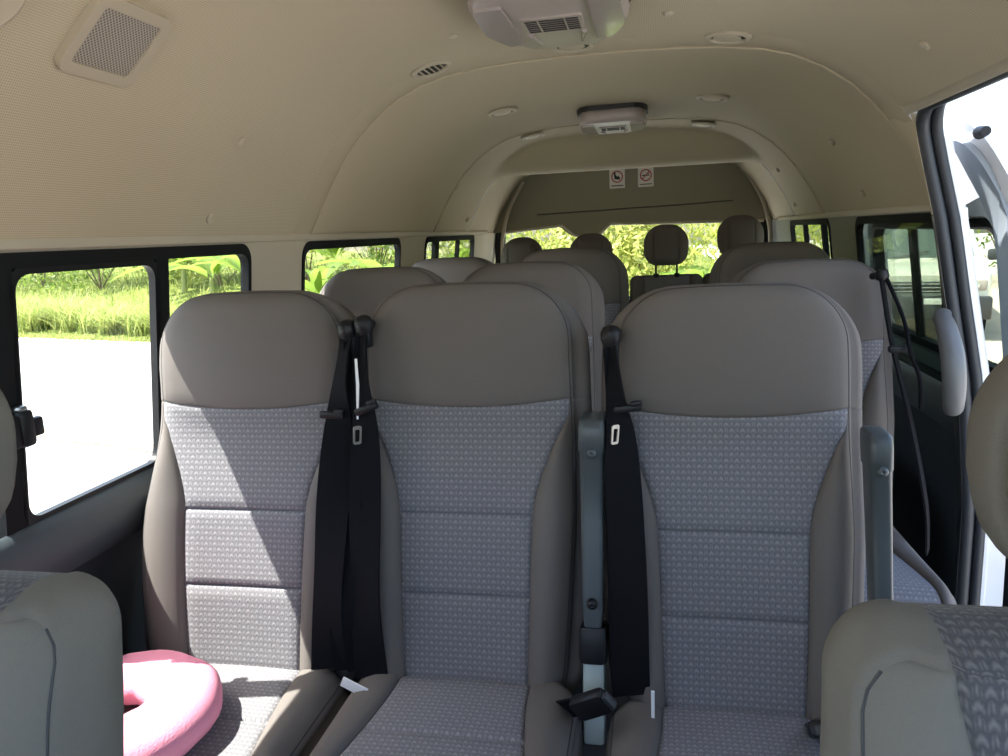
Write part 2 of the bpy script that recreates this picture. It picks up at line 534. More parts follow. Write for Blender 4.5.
# windows -----------------------------------------------------------
def window(name, side, w, bars, glass, latch=None):
    y0, y1, z0, z1, r = w; fn = onwall(side)
    root = empty(name, (side * .9, (y0 + y1) / 2, z0)); root['kind'] = 'structure'
    inv = Matrix.Translation((-side * .9, -(y0 + y1) / 2, -z0))
    fr = MB().ring(rrect(y0 - .003, y1 + .003, z0 - .003, z1 + .003, r), rrect(y0 + .010, y1 - .012, z0 + .024, z1 - .022, max(.012, r - .014)), fn, -.005, .017)
    fr.xf(inv).build('window_frame', M['black'], root, angle=30)
    edges = [y0 + .02] + [b for b, bw in bars] + [y1 - .02]
    for b, bw in bars:
        q = MB().prism(rrect(b - bw, b + bw, z0 + .02, z1 - .018, .004), fn, -.003, .016)
        q.xf(inv).build('window_bar', M['black'], root, angle=30)
    for a, b in zip(edges[:-1], edges[1:]):
        off = .008
        q = MB().prism(rrect(a, b, z0 + .022, z1 - .018, .008), fn, off, off + .004)
        q.xf(inv).build('glass_pane', glass, root, smooth=False)
    return root
window('window_1', -1, W1, [(1.010, .022), (1.412, .020)], M['glass'])
# sash rubbers of the sliding pane give the rear pane a rounded corner
window('window_2', -1, W2L, [], M['glass'])
window('window_3', -1, W3L, [(3.50, .03), (3.92, .012)], M['glass_tint'])
window('window_4', 1, W2, [], M['glass_tint'])
window('window_5', 1, W3, [(3.50, .02), (3.90, .015)], M['glass_tint'])
window('window_6', -1, W0, [], M['glass'])
window('window_7', 1, WR0, [], M['glass'])
w1 = bpy.data.objects['window_1']
fn = onwall(-1)
inv = Matrix.Translation((.9, -(W1[0] + W1[1]) / 2, -W1[2]))
q = MB().ring(rrect(1.024, 1.398, .764, 1.206, .03), rrect(1.036, 1.386, .783, 1.192, .028), fn, -.003, .012)
q.xf(inv).build('sash_frame', M['blackplastic'], w1, angle=30)
la = MB()
la.box((-.872, .996, .945), (.022, .040, .055), .006)
la.box((-.868, 1.021, .947), (.024, .030, .062), .008)
la.xf(inv); lat = la.build('window_latch', M['blackplastic'], w1)
la = MB().box((-.866, 1.044, .945), (.014, .024, .032), .005)
la.xf(inv).build('latch_tab', M['blackplastic'], lat)
la = MB().box((-.868, 1.018, .980), (.018, .020, .010), .004)
la.xf(inv).build('latch_button', M['metal'], lat)

body_units(False)
# ------------------------------------------------------------------ seats
def seat_shell(fw, P, H, r, D, th=None, seams=(), band=.026, thick=.115, rb=.035, sag=.018, nstep=.022, wrap=False):
    """returns verts, body faces, insert faces, uvs.  local (u across, t along, d outwards)"""
    rows = []
    for a in range(-90, 1, 18):
        A = math.radians(a); rows.append((rb + rb * math.sin(A), rb * (1 - math.cos(A))))
    ts = []
    n = int((H - r - rb) / nstep)
    for i in range(1, n): ts.append(lerp(rb, H - r, i / n))
    spec = []
    for s_ in list(seams) + ([th] if th else []):
        spec += [s_ - .006, s_ - .0025, s_, s_ + .0025, s_ + .006]
    ts = [t for t in ts if all(abs(t - s_) > .010 for s_ in list(seams) + ([th] if th else []))] + spec
    rows += [(t, 0) for t in sorted(ts)]
    for k in range(0, 13):
        A = math.radians(90 * k / 12); rows.append((H - r + r * math.sin(A), r * (1 - math.cos(A))))
    FA = [0, .04, .12, .3, .5, .7, .88, .96]
    FB = [-1, -.975, -.93, -.8, -.6, -.4, -.2, 0, .2, .4, .6, .8, .93, .975]
    V = []; UV = []; nr = len(rows); ncol = 2 * len(FA) + len(FB) + 1
    info = []
    for t, cut in rows:
        f = fw(t) - cut; p = min(P(t), f * .985)
        us = [-f + (f - p) * a for a in FA] + [p * b for b in FB] + [p + (f - p) * a for a in FA] + [f]
        info.append((f, p))
        for u in us:
            e = max(0, min(f - abs(u), 1 if wrap else H - t, t))
            d = D(u, t, f, p)
            d -= (.020 * (1 - min(e / .055, 1)) ** 2) if wrap else .017 * (1 - min(e / .036, 1)) ** 2
            tt = t
            if th is None or t <= th + .001:
                d -= .0055 * math.exp(-((abs(u) - p) / .0035) ** 2) if f - p > .012 else 0
            for s_ in seams:
                if abs(u) < p: d -= .008 * math.exp(-((t - s_) / .0026) ** 2)
            if th:
                d -= .0045 * math.exp(-((t - th) / .0026) ** 2)
                tt = t - sag * (1 - (u / f) ** 2) * math.exp(-((t - th) / .06) ** 2)
            V.append((u, tt, d)); UV.append((u, tt))
    body = []; ins = []
    a0, a1 = len(FA), len(FA) + len(FB)
    for j in range(nr - 1):
        for i in range(ncol - 1):
            q = (j * ncol + i, j * ncol + i + 1, (j + 1) * ncol + i + 1, (j + 1) * ncol + i)
            t = rows[j][0]
            if a0 <= i < a1 and (th is None or t < th - 1e-5): ins.append(q)
            else: body.append(q)
    per = [i for i in range(ncol)] + [j * ncol + ncol - 1 for j in range(1, nr)] \
        + [(nr - 1) * ncol + i for i in range(ncol - 2, -1, -1)] + [j * ncol for j in range(nr - 2, 0, -1)]
    n = len(per)
    pn = []
    for k in range(n):
        a = Vector(V[per[k - 2]][:2]); b = Vector(V[per[(k + 2) % n]][:2])
        t = (b - a).normalized(); pn.append((t.y, -t.x))
    loops = [per]
    B = band
    T = thick
    prof_ = ((.0045, -.021), (.0075, -.028), (.010, -.036), (.012, -.044), (B * .9, -.056), (B, -.074), (B * .9, -.09), (B * .5, -T + .01), (0, -T)) if wrap else \
        ((.0045, -.021), (.0065, -.028), (-.001, -.036), (-.001, -.041), (B * .6, -.044), (B * .92, -.056), (B, -.074), (B * .96, -.074 - (T - .115) * .6 - .016), (B * .7, -T + .01), (.004, -T), (-.02, -T - .003))
    top0 = ncol + nr - 1
    for li, (o, d) in enumerate(prof_):
        lp = []
        for k in range(n):
            u, t, dd = V[per[k]]
            if band > .03 and t > H / 2: o_ = o * lerp(1, .35, max(0, pn[k][1]))
            else: o_ = o
            lp.append(len(V)); dk = d + min(0, dd + .0185) * (1 if li < len(prof_) - 2 else 0)
            V.append((u + pn[k][0] * o_, t + pn[k][1] * o_, dk)); UV.append((u + pn[k][0] * o_, t - (d if wrap else 0)))
        A = loops[-1]
        for k in range(n):
            q = (A[k], A[(k + 1) % n], lp[(k + 1) % n], lp[k])
            i_ = ncol - 1 - (k - (ncol + nr - 2))      # column index along the top row
            (ins if wrap and ncol + nr - 2 <= k < ncol + nr - 2 + ncol - 1 and a0 < i_ <= a1 else body).append(q)
        loops.append(lp)
    body.append(tuple(loops[-1]))
    return V, body, ins, UV, per

def split_build(shell, mapf, parent, names, mats):
    V, body, ins, UV = shell[:4]
    me = bpy.data.meshes.new('tmp')
    pts = [mapf(*v) for v in V]
    out = []
    for faces, nm, mt in ((body, names[0], mats[0]), (ins, names[1], mats[1])):
        if not faces: out.append(None); continue
        used = sorted({i for f in faces for i in f}); mp = {i: k for k, i in enumerate(used)}
        mb = MB(); mb.add([pts[i] for i in used], [tuple(mp[i] for i in f) for f in faces], [UV[i] for i in used])
        o = mb.build(nm, mt, parent, recalc=True, angle=180)
        out.append(o)
    bpy.data.meshes.remove(me)
    return out

# --- passenger seats
Hs = .784
def fw_seat(t): return interp(t, [0, .15, .34, .5, .62, .784], [.184, .197, .207, .205, .202, .198])
def P_seat(t):
    if t < .34: return lerp(.120, .132, t / .34)
    k = (t - .34) / .20
    return .132 + .075 * min(1, max(0, k)) ** 1.5
def D_seat(u, t, f, p):
    c = .012 * math.cos(PI * (u / f) / 2) * smooth((t - .45) / .15)          # headrest crown
    top = .030 * smooth((t - .60) / .17)                                     # top of the headrest rolls back
    lum = .012 * math.sin(PI * min(1, t / .5))
    b = 0
    if abs(u) > p:
        k = (abs(u) - p) / max(f - p, 1e-4)
        b = .020 * math.sin(PI * min(1, k * .9 + .05)) * (1 - smooth((t - .40) / .14))
    else:
        b = -.004 * (1 - (u / p) ** 2) * (1 - smooth((t - .4) / .14))
    return c - top * .55 + lum + b
SEAT_SHELL = seat_shell(fw_seat, P_seat, Hs, .105, D_seat, th=.560, seams=(.190, .340), thick=.135, rb=.05, band=.036)
LEAN = .25
def lean_y(t):       # the back reclines, the headrest stands almost upright
    x = (t - .46) / .10
    I = 0 if x <= 0 else .10 * (x ** 3 - x ** 4 / 2) if x < 1 else .05 + (t - .56)
    return LEAN * t - .20 * I
def map_back(u, t, d):     # local to the seat: origin on the floor below the front face of the back
    n = math.sqrt(1 + LEAN * LEAN)
    return (u, lean_y(t) - d / n, .355 + t + d * LEAN / n)
def fw_cush(t): return .214
def P_cush(t): return lerp(.185, .128, smooth(t / .47)) if t < .47 else .128
def D_cush(u, t, f, p):
    b = 0
    if abs(u) > p:
        k = (abs(u) - p) / max(f - p, 1e-4); b = .014 * math.sin(PI * min(1, k * .85 + .1))
    return b + .006 * math.cos(PI * u / f / 2) - .05 * (1 - smooth(t / .10)) ** 2
CUSH = seat_shell(fw_cush, P_cush, .50, .04, D_cush, seams=(.31,), band=.014, thick=.13, rb=.05)
def map_cush(u, t, d):
    return (u, -.475 + t, .398 + d - .02 * t)

def seat_base(root):
    mb = MB()
    mb.box((0, -.22, .235), (.36, .40, .05), .01)
    for sx in (-.15, .15):
        mb.box((sx, -.22, .07), (.035, .36, .32), .006)
        mb.box((sx, -.22, BODY.z + .012), (.06, .42, .024), .005)
    return mb.build('seat_base', M['seat_dark'], root)

def armrest(root, sx, z0=.43, z1=.895, k=1.0):
    """folded-up arm rest beside the back, local x = sx"""
    H = z1 - z0
    mb = MB()
    pr = []
    sec = rrect(-.022 * k, .022 * k, -.030, .030, .009, 4, 2)
    vs = []; fs = []
    lv = [(0, .70), (.02, .80), (.06, .84), (H * .5, .92), (H - .062, 1.0), (H - .058, 1.10), (H - .02, 1.10), (H - .006, 1.04), (H - .001, .90), (H, .7)]
    n = len(sec)
    for h, s in lv:
        for a, b in sec:
            vs.append((sx + a * s, LEAN * (z0 + h - .355) - .038 + b * s * (1.0 + .25 * smooth((h / H - .8) / .2)), z0 + h))
    for i in range(len(lv) - 1):
        for k in range(n):
            a = i * n + k; b = i * n + (k + 1) % n
            fs.append((a, b, b + n, a + n))
    fs += [tuple(range(n)), tuple(range((len(lv) - 1) * n, len(lv) * n))]
    mb.add(vs, fs)
    arm = mb.build('armrest', M['armgrey'], root, angle=50)
    for h in (.045, H - .06):
        yy = LEAN * (z0 + h - .355) - .038 - .033
        R = Matrix.Translation((sx, yy, z0 + h)) @ Matrix.Rotation(PI / 2, 4, 'X')
        MB().lathe([(.0095, -.006), (.0095, .002), (.007, .005), (.004, .006), (.0015, .004)], 14, R).build('armrest_bolt', M['blackplastic'] if h < .1 else M['armgrey'], arm)
    br = MB()
    br.box((sx, .000, .40), (.040, .05, .20), .008, rot=Matrix.Rotation(-.24, 4, 'X'))
    br.build('hinge_bracket', M['bracket'], root)
    cl = MB()
    cl.box((sx, .005, .485), (.050, .062, .070), .010, rot=Matrix.Rotation(-.24, 4, 'X'))
    cl.build('hinge_cover', M['blackplastic'], root)
    return arm

def map_back_window(u, t, d):      # window-side bolster swells outwards towards the cushion
    g = 1 - smooth((t - .18) / .42)
    if u < -.11: u -= .046 * min(1, (-u - .11) / .10) * g
    return map_back(u, t, d)
def make_seat(name, label, loc, mapf=None):
    mapf = mapf or map_back
    root = empty(name, loc)
    tag(root, label, 'seat', 'grey high-backed passenger seats')
    split_build(SEAT_SHELL, mapf, root, ('backrest', 'backrest_panel'), (M['fabric'], M['pattern']))
    split_build(CUSH, map_cush, root, ('cushion', 'cushion_panel'), (M['fabric'], M['pattern']))
    for sh, mf, lim in ((SEAT_SHELL, mapf, .012), (CUSH, map_cush, .03)):
        V, per = sh[0], sh[4]
        P3 = [mf(V[i][0], V[i][1], V[i][2] - .001) for i in per if V[i][1] > lim]
        # start the run at the bottom right corner and go round to the bottom left
        k0 = max(range(len(P3)), key=lambda k: (Vector(P3[k]) - Vector(P3[k - 1])).length)
        P3 = P3[k0:] + P3[:k0]
        MB().tube(P3, .0017, 5).build('seam', M['seam'], root)
    seat_base(root)
    return root
def ground_seat(root):
    SH = -BODY.z
    for ch in root.children: ch.location.z += SH
    root.location.z -= SH
def copy_tree(o, parent=None):
    c = o.copy(); COL.objects.link(c)
    if parent: c.parent = parent
    for ch in list(o.children): copy_tree(ch, c)
    return c
Y1 = 1.27
s1 = make_seat('passenger_seat', 'grey passenger seat beside the large left window with a pink neck pillow on it', (-.690, Y1, -.008), map_back_window)
def clone(loc, label, src=None):
    c = copy_tree(src or s2); c.location = loc; c['label'] = label; return c
s2 = make_seat('passenger_seat', 'middle grey passenger seat of the nearest three, two black belts hanging at its left', (-.226, Y1, -.004))
s3 = clone((.272, Y1 - .01, -.022), 'grey passenger seat right of the middle seat, nearest row, armrests raised on both sides')
Y2, Y3 = 2.13, 2.95
clone((-.715, Y2, .0), 'grey seat by left wall, second row, seen above the seat with the pink pillow')
clone((-.245, Y2, .0), 'grey seat directly behind the middle seat of the nearest row, top edge showing')
rs = clone((.565, Y2 - .02, -.022), 'grey single seat against the right wall, second row, black belt over its right edge')
for ch_ in rs.children:
    if ch_.name.startswith('cushion'): ch_.location.z += .035
clone((-.70, Y3, .0), 'shaded seat by left wall, third row, seen in the gap between second-row seats')
clone((-.195, Y3, .02), 'dark shaded seat in third row, behind the second-row seat by the aisle')
clone((.60, Y3, .01), 'dark shaded single seat by right wall, third row, behind the belted right seat')

armrest(s2, .249, .525, .890)
armrest(s3, .236, .50, .885, .80)
for o_ in [o for o in COL.objects if o.name.startswith('passenger_seat')]: ground_seat(o_)
# --- rear bench with separate headrests
def fw_rear(t): return interp(t, [0, .3, .62], [.185, .188, .186])
def D_rear(u, t, f, p): return .012 * math.cos(PI * u / f / 2) - .02 * smooth((t - .5) / .12) + (.012 * math.sin(PI * min(1, (abs(u) - p) / max(f - p, 1e-4))) if abs(u) > p else 0)
REAR = seat_shell(fw_rear, lambda t: .12, .60, .03, D_rear, seams=(.2, .35), band=.008, thick=.12)
def headrest_shell(w, h, r, th, pins=None):
    return seat_shell(lambda t: interp(t, [0, h * .45, h], [w * .9, w, w * .94]), pins or (lambda t: w * .6), h, r,
                      lambda u, t, f, p: .02 * math.cos(PI * u / f / 2) * math.cos(PI * (t / h - .5) * .8), band=.012, thick=th, rb=r * .6)
HR = headrest_shell(.108, .195, .085, .10)
def make_rear(loc, label, dz):
    root = empty('rear_seat', loc); tag(root, label, 'seat', 'dark rear bench seats with separate headrests')
    split_build(REAR, lambda u, t, d: (u, LEAN * t - d, .36 + t), root, ('backrest', 'backrest_panel'), (M['fabric'], M['pattern']))
    split_build(CUSH, map_cush, root, ('cushion', 'cushion_panel'), (M['fabric'], M['pattern']))
    seat_base(root)
    hb = 1.03 + dz
    V, body, ins, UV = HR[:4]
    h = split_build((V, body + ins, [], UV), lambda u, t, d: (u, .16 + .15 * t - d, hb + t), root, ('headrest', ''), (M['fabric'], M['pattern']))[0]
    for sx in (-.055, .055):
        MB().tube([(sx, .185, .90), (sx, .20, hb + .05)], .006, 8).build('headrest_post', M['blackplastic'], root)
        MB().lathe([(.016, 0), (.016, .018), (.010, .024)], 12, Matrix.Translation((sx, .186, .955))).build('post_guide', M['blackplastic'], root)
    return root
Y4 = 4.0
make_rear((-.575, Y4, 0), 'dark rear bench seat at far left, only the crown of its headrest in view', -.035)
make_rear((-.19, Y4, 0), 'dark rear bench seat second from left, headrest peeking over a shaded third-row seat', -.03)
make_rear((.215, Y4, 0), 'dark rear bench seat with raised headrest silhouetted in the rear window', .0)
make_rear((.60, Y4, 0), 'dark rear bench seat at far right, tall headrest beside the right rear pillar', .03)

# --- front seats (driver / passenger), seen from ahead
def fw_f(t): return interp(t, [0, .22, .38, .48], [.222, .226, .220, .212])
def D_f(u, t, f, p):
    b = .004 * math.sin(PI * min(1, (abs(u) - p) / max(f - p, 1e-4) * .9 + .05)) * (1 - smooth((t - .24) / .2)) if abs(u) > p else 0
    return b + .010 * math.cos(PI * u / f / 2) - .018 * smooth((t - .36) / .13) ** 2
FRONT = seat_shell(fw_f, lambda t: interp(t, [0, .30, .40, .48], [.115, .120, .132, .145]), .495, .042, D_f, seams=(.2,), band=.018, thick=.13, wrap=True)
FHR = headrest_shell(.142, .20, .085, .115, lambda t: .105)
def make_front(loc, label, hx):
    root = empty('front_seat', loc); tag(root, label, 'seat', 'two front seats seen from ahead')
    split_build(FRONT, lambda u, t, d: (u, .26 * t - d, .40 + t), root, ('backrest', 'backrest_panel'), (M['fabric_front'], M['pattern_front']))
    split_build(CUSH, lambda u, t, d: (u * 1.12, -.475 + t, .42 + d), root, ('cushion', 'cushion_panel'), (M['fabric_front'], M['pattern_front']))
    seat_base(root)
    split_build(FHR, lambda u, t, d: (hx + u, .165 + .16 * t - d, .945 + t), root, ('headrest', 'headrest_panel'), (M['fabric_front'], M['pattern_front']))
    for sg in (-1, 1):
        P3 = []
        for t in frange(.05, .485, 30):
            f = fw_f(t) - max(0, .042 - math.sqrt(max(0, .042 ** 2 - max(0, t - .453) ** 2))); u = f - .001
            d = D_f(u, t, f, .12) - .019
            P3.append((sg * u, .26 * t - d + .0005, .40 + t))
        MB().tube(P3, .0016, 6).build('seam', M['seat_dark'], root)
    for sx in (-.06, .06):
        MB().tube([(hx + sx, .185, .84), (hx + sx, .22, 1.0)], .006, 8).build('headrest_post', M['metal'], root)
    return root
make_front((-.684, .455, -.045), 'grey front seat cropped at bottom left, its back nearest the left window', -.078)
make_front((.512, .455, -.035), 'grey front seat cropped at bottom right, with a rounded headrest above it', .052)

for o_ in [o for o in COL.objects if o.name.startswith(('rear_seat', 'front_seat'))]: ground_seat(o_)
# ------------------------------------------------------------------ seat belts
def plane_y(z, off=0): return Y1 + lean_y(z - .355) + off
def belt(label, top, path, half, tongue=None, stop=None, second=None, wscale=None):
    root = empty('seat_belt', (path[-1][0], plane_y(path[-1][1], -.05), path[-1][1]))
    tag(root, label, 'seat belt', 'black seat belts hanging beside the seats')
    inv = Matrix.Translation(-root.location)
    tx, tz = top
    g = MB()
    g.lathe([(.004, -.022), (.014, -.018), (.019, -.006), (.019, .006), (.014, .016), (.005, .020)], 16, Matrix.Translation((tx, plane_y(tz, -.020), tz)))
    g.box((tx, plane_y(tz - .03, -.018), tz - .028), (.030, .022, .034), .006)
    g.tube([(tx, plane_y(tz, -.02), tz), (tx, plane_y(tz, .05), tz - .005)], .010, 10)
    g.xf(inv).build('belt_guide', M['blackplastic'], root)
    P3 = cr([(x, plane_y(z, o), z) for x, z, o in path], 6)
    hw = half
    n = len(P3)
    ws = [Vector((lerp(hw[0], hw[1], smooth(i / (n - 1) * 1.6)), -.010 * math.sin(i * .35), 0)) for i in range(n)]
    MB().ribbon(P3, ws).xf(inv).build('webbing', M['webbing'], root)
    if second:
        P3 = cr([(x, plane_y(z, o), z) for x, z, o in second[0]], 6); n = len(P3)
        a, b = second[1]
        ws = [Vector((lerp(a, b, smooth(i / (n - 1) * 1.5)), .012 * math.cos(i * .3), 0)) for i in range(n)]
        MB().ribbon(P3, ws).xf(inv).build('webbing', M['webbing'], root)
    if stop:
        sx, sz, tilt, so = stop
        R = Matrix.Rotation(tilt, 4, 'Y')
        q = MB().box((0, 0, 0), (.050, .012, .014), .004)
        q.box((.016, -.003, .008), (.020, .010, .010), .003)
        q.xf(inv @ Matrix.Translation((sx, plane_y(sz, so), sz)) @ R).build('belt_stop', M['blackplastic'], root)
    if tongue:
        sx, sz, so, rot = tongue
        fnt = lambda a, b, d: (a, d, b)
        q = MB().ring(rrect(-.0082, .0082, -.018, .018, .004, 4, 2), rrect(-.0048, .0048, -.0135, .011, .002, 4, 2), fnt, -.0012, .0012)
        q.xf(inv @ Matrix.Translation((sx, plane_y(sz, so), sz)) @ Matrix.Rotation(rot, 4, 'Y') @ Matrix.Rotation(.75, 4, 'Z'))
        q.build('belt_tongue', M['metal'], root)
    return root, inv
b1, i1 = belt('black seat belt hanging from the right shoulder of the left window seat', (-.452, 1.052),
     [(-.452, 1.035, -.03), (-.462, .95, -.05), (-.470, .85, -.055), (-.480, .68, -.055), (-.488, .53, -.05), (-.492, .405, -.03)], (.012, .033),
     stop=(-.478, .892, .05, -.060), second=([(-.446, 1.03, -.025), (-.448, .9, -.035), (-.455, .7, -.04), (-.458, .52, -.04), (-.455, .40, -.02)], (.010, .026)))
b2, i2 = belt('black seat belt hanging at the left edge of the middle seat, metal tongue showing', (-.418, 1.060),
     [(-.418, 1.045, -.03), (-.415, .95, -.05), (-.412, .85, -.058), (-.410, .68, -.06), (-.408, .53, -.055), (-.405, .395, -.03)], (.010, .031),
     tongue=(-.420, .858, -.078, .10), stop=(-.405, .905, -.35, -.064), second=([(-.424, 1.04, -.028), (-.432, .9, -.045), (-.438, .7, -.05), (-.434, .54, -.05), (-.43, .40, -.02)], (.008, .024)))
q = MB().ribbon([(-.424, plane_y(1.0, -.055), 1.0), (-.421, plane_y(.95, -.061), .95), (-.424, plane_y(.885, -.064), .885)], [Vector((.0022, .001, 0)), Vector((.003, 0, 0)), Vector((.0015, 0, 0))], .0012)
q.xf(i2).build('webbing_edge', M['white'], b2)
q = MB().box((-.418, plane_y(.405, -.085), .405), (.052, .004, .020), .001, rot=Matrix.Rotation(.45, 4, 'Y'))
q.xf(i2).build('belt_label', M['white'], b2)
b3, i3 = belt('black seat belt crossing the left side of the right seat in the nearest row', (.058, 1.030),
     [(.058, 1.012, -.03), (.066, .93, -.05), (.075, .85, -.058), (.083, .70, -.062), (.088, .56, -.060), (.090, .395, -.03)], (.010, .033),
     tongue=(.066, .862, -.078, .08), stop=(.088, .905, -.12, -.064), second=([(.055, 1.01, -.028), (.060, .9, -.04), (.066, .7, -.045), (.072, .54, -.045), (.076, .40, -.02)], (.008, .020)))
q = MB().box((.128, plane_y(.40, -.07), .405), (.006, .004, .052), .001)
q.xf(i3).build('belt_label', M['white'], b3)
# second row, right wall
root = empty('seat_belt', (.80, 2.12, .40)); tag(root, 'black seat belt strung from the right wall down to the second-row right seat', 'seat belt', 'black seat belts hanging beside the seats')
inv = Matrix.Translation(-root.location)
g = MB().lathe([(.005, -.016), (.014, -.013), (.018, 0), (.014, .013), (.005, .016)], 16, Matrix.Translation((.735, 2.18, 1.07)))
g.tube([(.735, 2.18, 1.07), (.722, 2.22, 1.065)], .010, 10)
g.xf(inv).build('belt_guide', M['blackplastic'], root)
P3 = cr([(.732, 2.17, 1.06), (.742, 2.13, .95), (.752, 2.10, .87), (.785, 2.05, .70), (.812, 1.99, .50), (.815, 1.97, .38)], 6)
MB().ribbon(P3, Vector((.010, .022, 0))).xf(inv).build('webbing', M['webbing'], root)
P3 = cr([(.745, 2.17, 1.06), (.770, 2.10, .96), (.775, 2.05, .88), (.79, 2.02, .82), (.80, 2.03, .74)], 6)
MB().tube(P3, .005, 8).xf(inv).build('webbing', M['webbing'], root)
MB().box((.757, 2.085, .885), (.05, .02, .018), .005).xf(inv).build('belt_stop', M['blackplastic'], root)
# buckles between cushions
def buckle(x, y, z, label, rot):
    r = empty('belt_buckle', (x, y, z), rot); tag(r, label, 'belt buckle', 'black belt buckles at the seat bases')
    MB().box((0, 0, .035), (.046, .026, .075), .009).build('buckle_body', M['blackplastic'], r)
    MB().box((0, -.004, .076), (.030, .016, .010), .003).build('press_button', M['seat_dark'], r)
    MB().ribbon([(0, .004, .01), (0, .01, -.04), (0, .02, -.09)], Vector((.02, 0, 0))).build('strap', M['webbing'], r)
buckle(-.002, 1.19, .40, 'black buckle slumped between the middle and right cushions', (.5, .9, .2))
buckle(.40, 1.19, .395, 'black buckle at the right rear corner of the right cushion', (.9, -.2, 0))

# ------------------------------------------------------------------ neck pillow
def neck_pillow():
    root = empty('neck_pillow', (-.790, 1.035, .392), (0, 0, math.radians(-18)))
    tag(root, 'pink plush horseshoe neck pillow lying in sunlight on the left cushion', 'pillow')
    n = 46; m = 20
    vs = []; fs = []
    for i in range(n):
        f = i / (n - 1)
        a = math.radians(lerp(-152, 152, f))
        R = .108
        c = Vector((math.cos(a) * R * 1.08, math.sin(a) * R * 1.0, 0))
        out = Vector((math.cos(a), math.sin(a), 0))
        end = min(f, 1 - f)
        k = math.sqrt(max(0, 1 - (1 - min(1, end / .075)) ** 2))
        rad = lerp(.066, .058, abs(f - .5) * 2) * max(.05, k)
        for j in range(m):
            b = 2 * PI * j / m
            w = .004 * noise.noise(Vector((i * .35, j * .6, 3)))
            vs.append(c + out * (math.cos(b) * (rad + w)) + Vector((0, 0, .040 + math.sin(b) * (rad + w) * .72)))
    for i in range(n - 1):
        for j in range(m):
            a = i * m + j; b = i * m + (j + 1) % m
            fs.append((a, b, b + m, a + m))
    fs += [tuple(range(m)), tuple(range((n - 1) * m, n * m))]
    mb = MB(); mb.add(vs, fs)
    o = mb.build('pillow_body', M['pink'], root, angle=180)
    MB().ribbon([(.120, -.100, .020), (.140, -.118, .010), (.152, -.130, .004)], Vector((.018, .014, 0)), .001).build('care_label', M['white'], root)
neck_pillow()

body_units(True)
# ------------------------------------------------------------------ roof fittings
def ceil_z(x): return interp(abs(x), [p[0] for p in PROF[::-1]], [p[1] for p in PROF[::-1]])
def ceil_frame(x, y, tz=0):
    """matrix: local z points into the cabin, local y along the van"""
    e = .004
    dz = (ceil_z(x + e) - ceil_z(x - e)) / (2 * e)
    tx = Vector((1, 0, dz)).normalized(); n = Vector((dz, 0, -1)).normalized()
    M_ = Matrix((( tx.x, 0, n.x, x), (0, -1, 0, y), (tx.z, 0, n.z, ceil_z(x) + tz), (0, 0, 0, 1)))
    return M_
def place(root, M_):
    setm(root, M_)
    return root
def put(name, Mx):
    o = bpy.data.objects.new(name, None); o.empty_display_size = .05
    link(o); setm(o, Mx); return o
def setm(o, Mx):
    Mx = Mx.copy(); Mx.translation = W(Mx.translation); o.matrix_world = Mx

def roof_unit(x, y, label, big):
    """overhead lamp / air unit: tapered housing, slotted grille, two lenses.  local +y = towards the camera"""
    Mx = ceil_frame(x, y); root = put('roof_lamp', Mx); tag(root, label, 'ceiling lamp', 'two overhead lamp units on the roof')
    k_ = 1.0 if big else .88
    L_ = .215 * k_; h = .048 if big else .058
    def hw(y):      # half-width along the unit (rear end at -L_)
        t = (y + L_) / (2 * L_)
        return k_ * interp(t, [0, .06, .14, .30, .45, .80, .93, 1], [.072, .092, .104, .132, .150, .146, .128, .095])
    ysl = [-L_ + 2 * L_ * i / 28 for i in range(29)]
    def outline(sc, iy):
        a = [(hw(y) * sc, y * iy) for y in ysl]
        return a + [(-x_, y_) for x_, y_ in reversed(a)]
    ga = MB(); ga.prism(outline(1.04, 1.03), lambda a, b, d: (a, b, d), -.004, .011); ga.build('gap_shade_plate', M['slot'], root, angle=40)  # black plate draws the shadowed gap between housing and roof
    vs = []; fs = []
    for z, sc, iy in ((.008, .94, .96), (.016, .985, .985), (h * .55, 1, 1), (h * .80, .985, .985), (h * .94, .95, .96), (h, .86, .90)):
        sec = outline(sc, iy); n = len(sec)
        vs += [Vector((a, b, z)) for a, b in sec]
    k = len(vs) // n
    for i in range(k - 1):
        for j in range(n):
            a = i * n + j; b = i * n + (j + 1) % n
            fs.append((a, b, b + n, a + n))
    fs += [tuple(range(n)), tuple(range((k - 1) * n, k * n))]
    q = MB(); q.add(vs, fs); q.build('housing', M['lampplastic'], root, angle=50)
    fn2 = lambda a, b, d: (a, b, d)
    for sx in (-1, 1):
        yy = [y for y in ysl if -.125 * k_ < y < .16 * k_]
        poly = [(sx * .078 * k_, y) for y in yy] + [(sx * hw(y) * .93, y) for y in reversed(yy)]
        q = MB(); q.prism(poly, fn2, h * .5, h + .006)
        q.build('lens', M['lens'], root, angle=40)
    g = MB(); g.prism(rrect(-.060 * k_, .060 * k_, -.045, .062, .008, 4, 2), fn2, h * .6, h + .004)
    gr = g.build('grille', M['lampplastic'], root, angle=40)
    s_ = MB()
    for i in range(6):
        s_.box((0, -.030 + i * .0150, h + .0042), (.104 * k_, .0068, .0018))
    s_.build('grille_slots', M['slot'], gr, smooth=False)
    for sx in (-.026, .026): MB().box((sx, .008, h + .0052), (.003, .09, .0020)).build('grille_bar', M['lampplastic'], gr, smooth=False)
    for sx in (-1, 1):
        MB().tube([(sx * .056 * k_, -.065, h + .001), (sx * .043 * k_, -.160 * k_, h - .002)], [.0055, .0035], 8).build('rib', M['lens'], root)
    return root
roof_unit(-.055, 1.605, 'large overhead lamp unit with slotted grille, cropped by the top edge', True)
roof_unit(-.010, 3.18, 'smaller-looking overhead lamp unit further back on the roof', False)

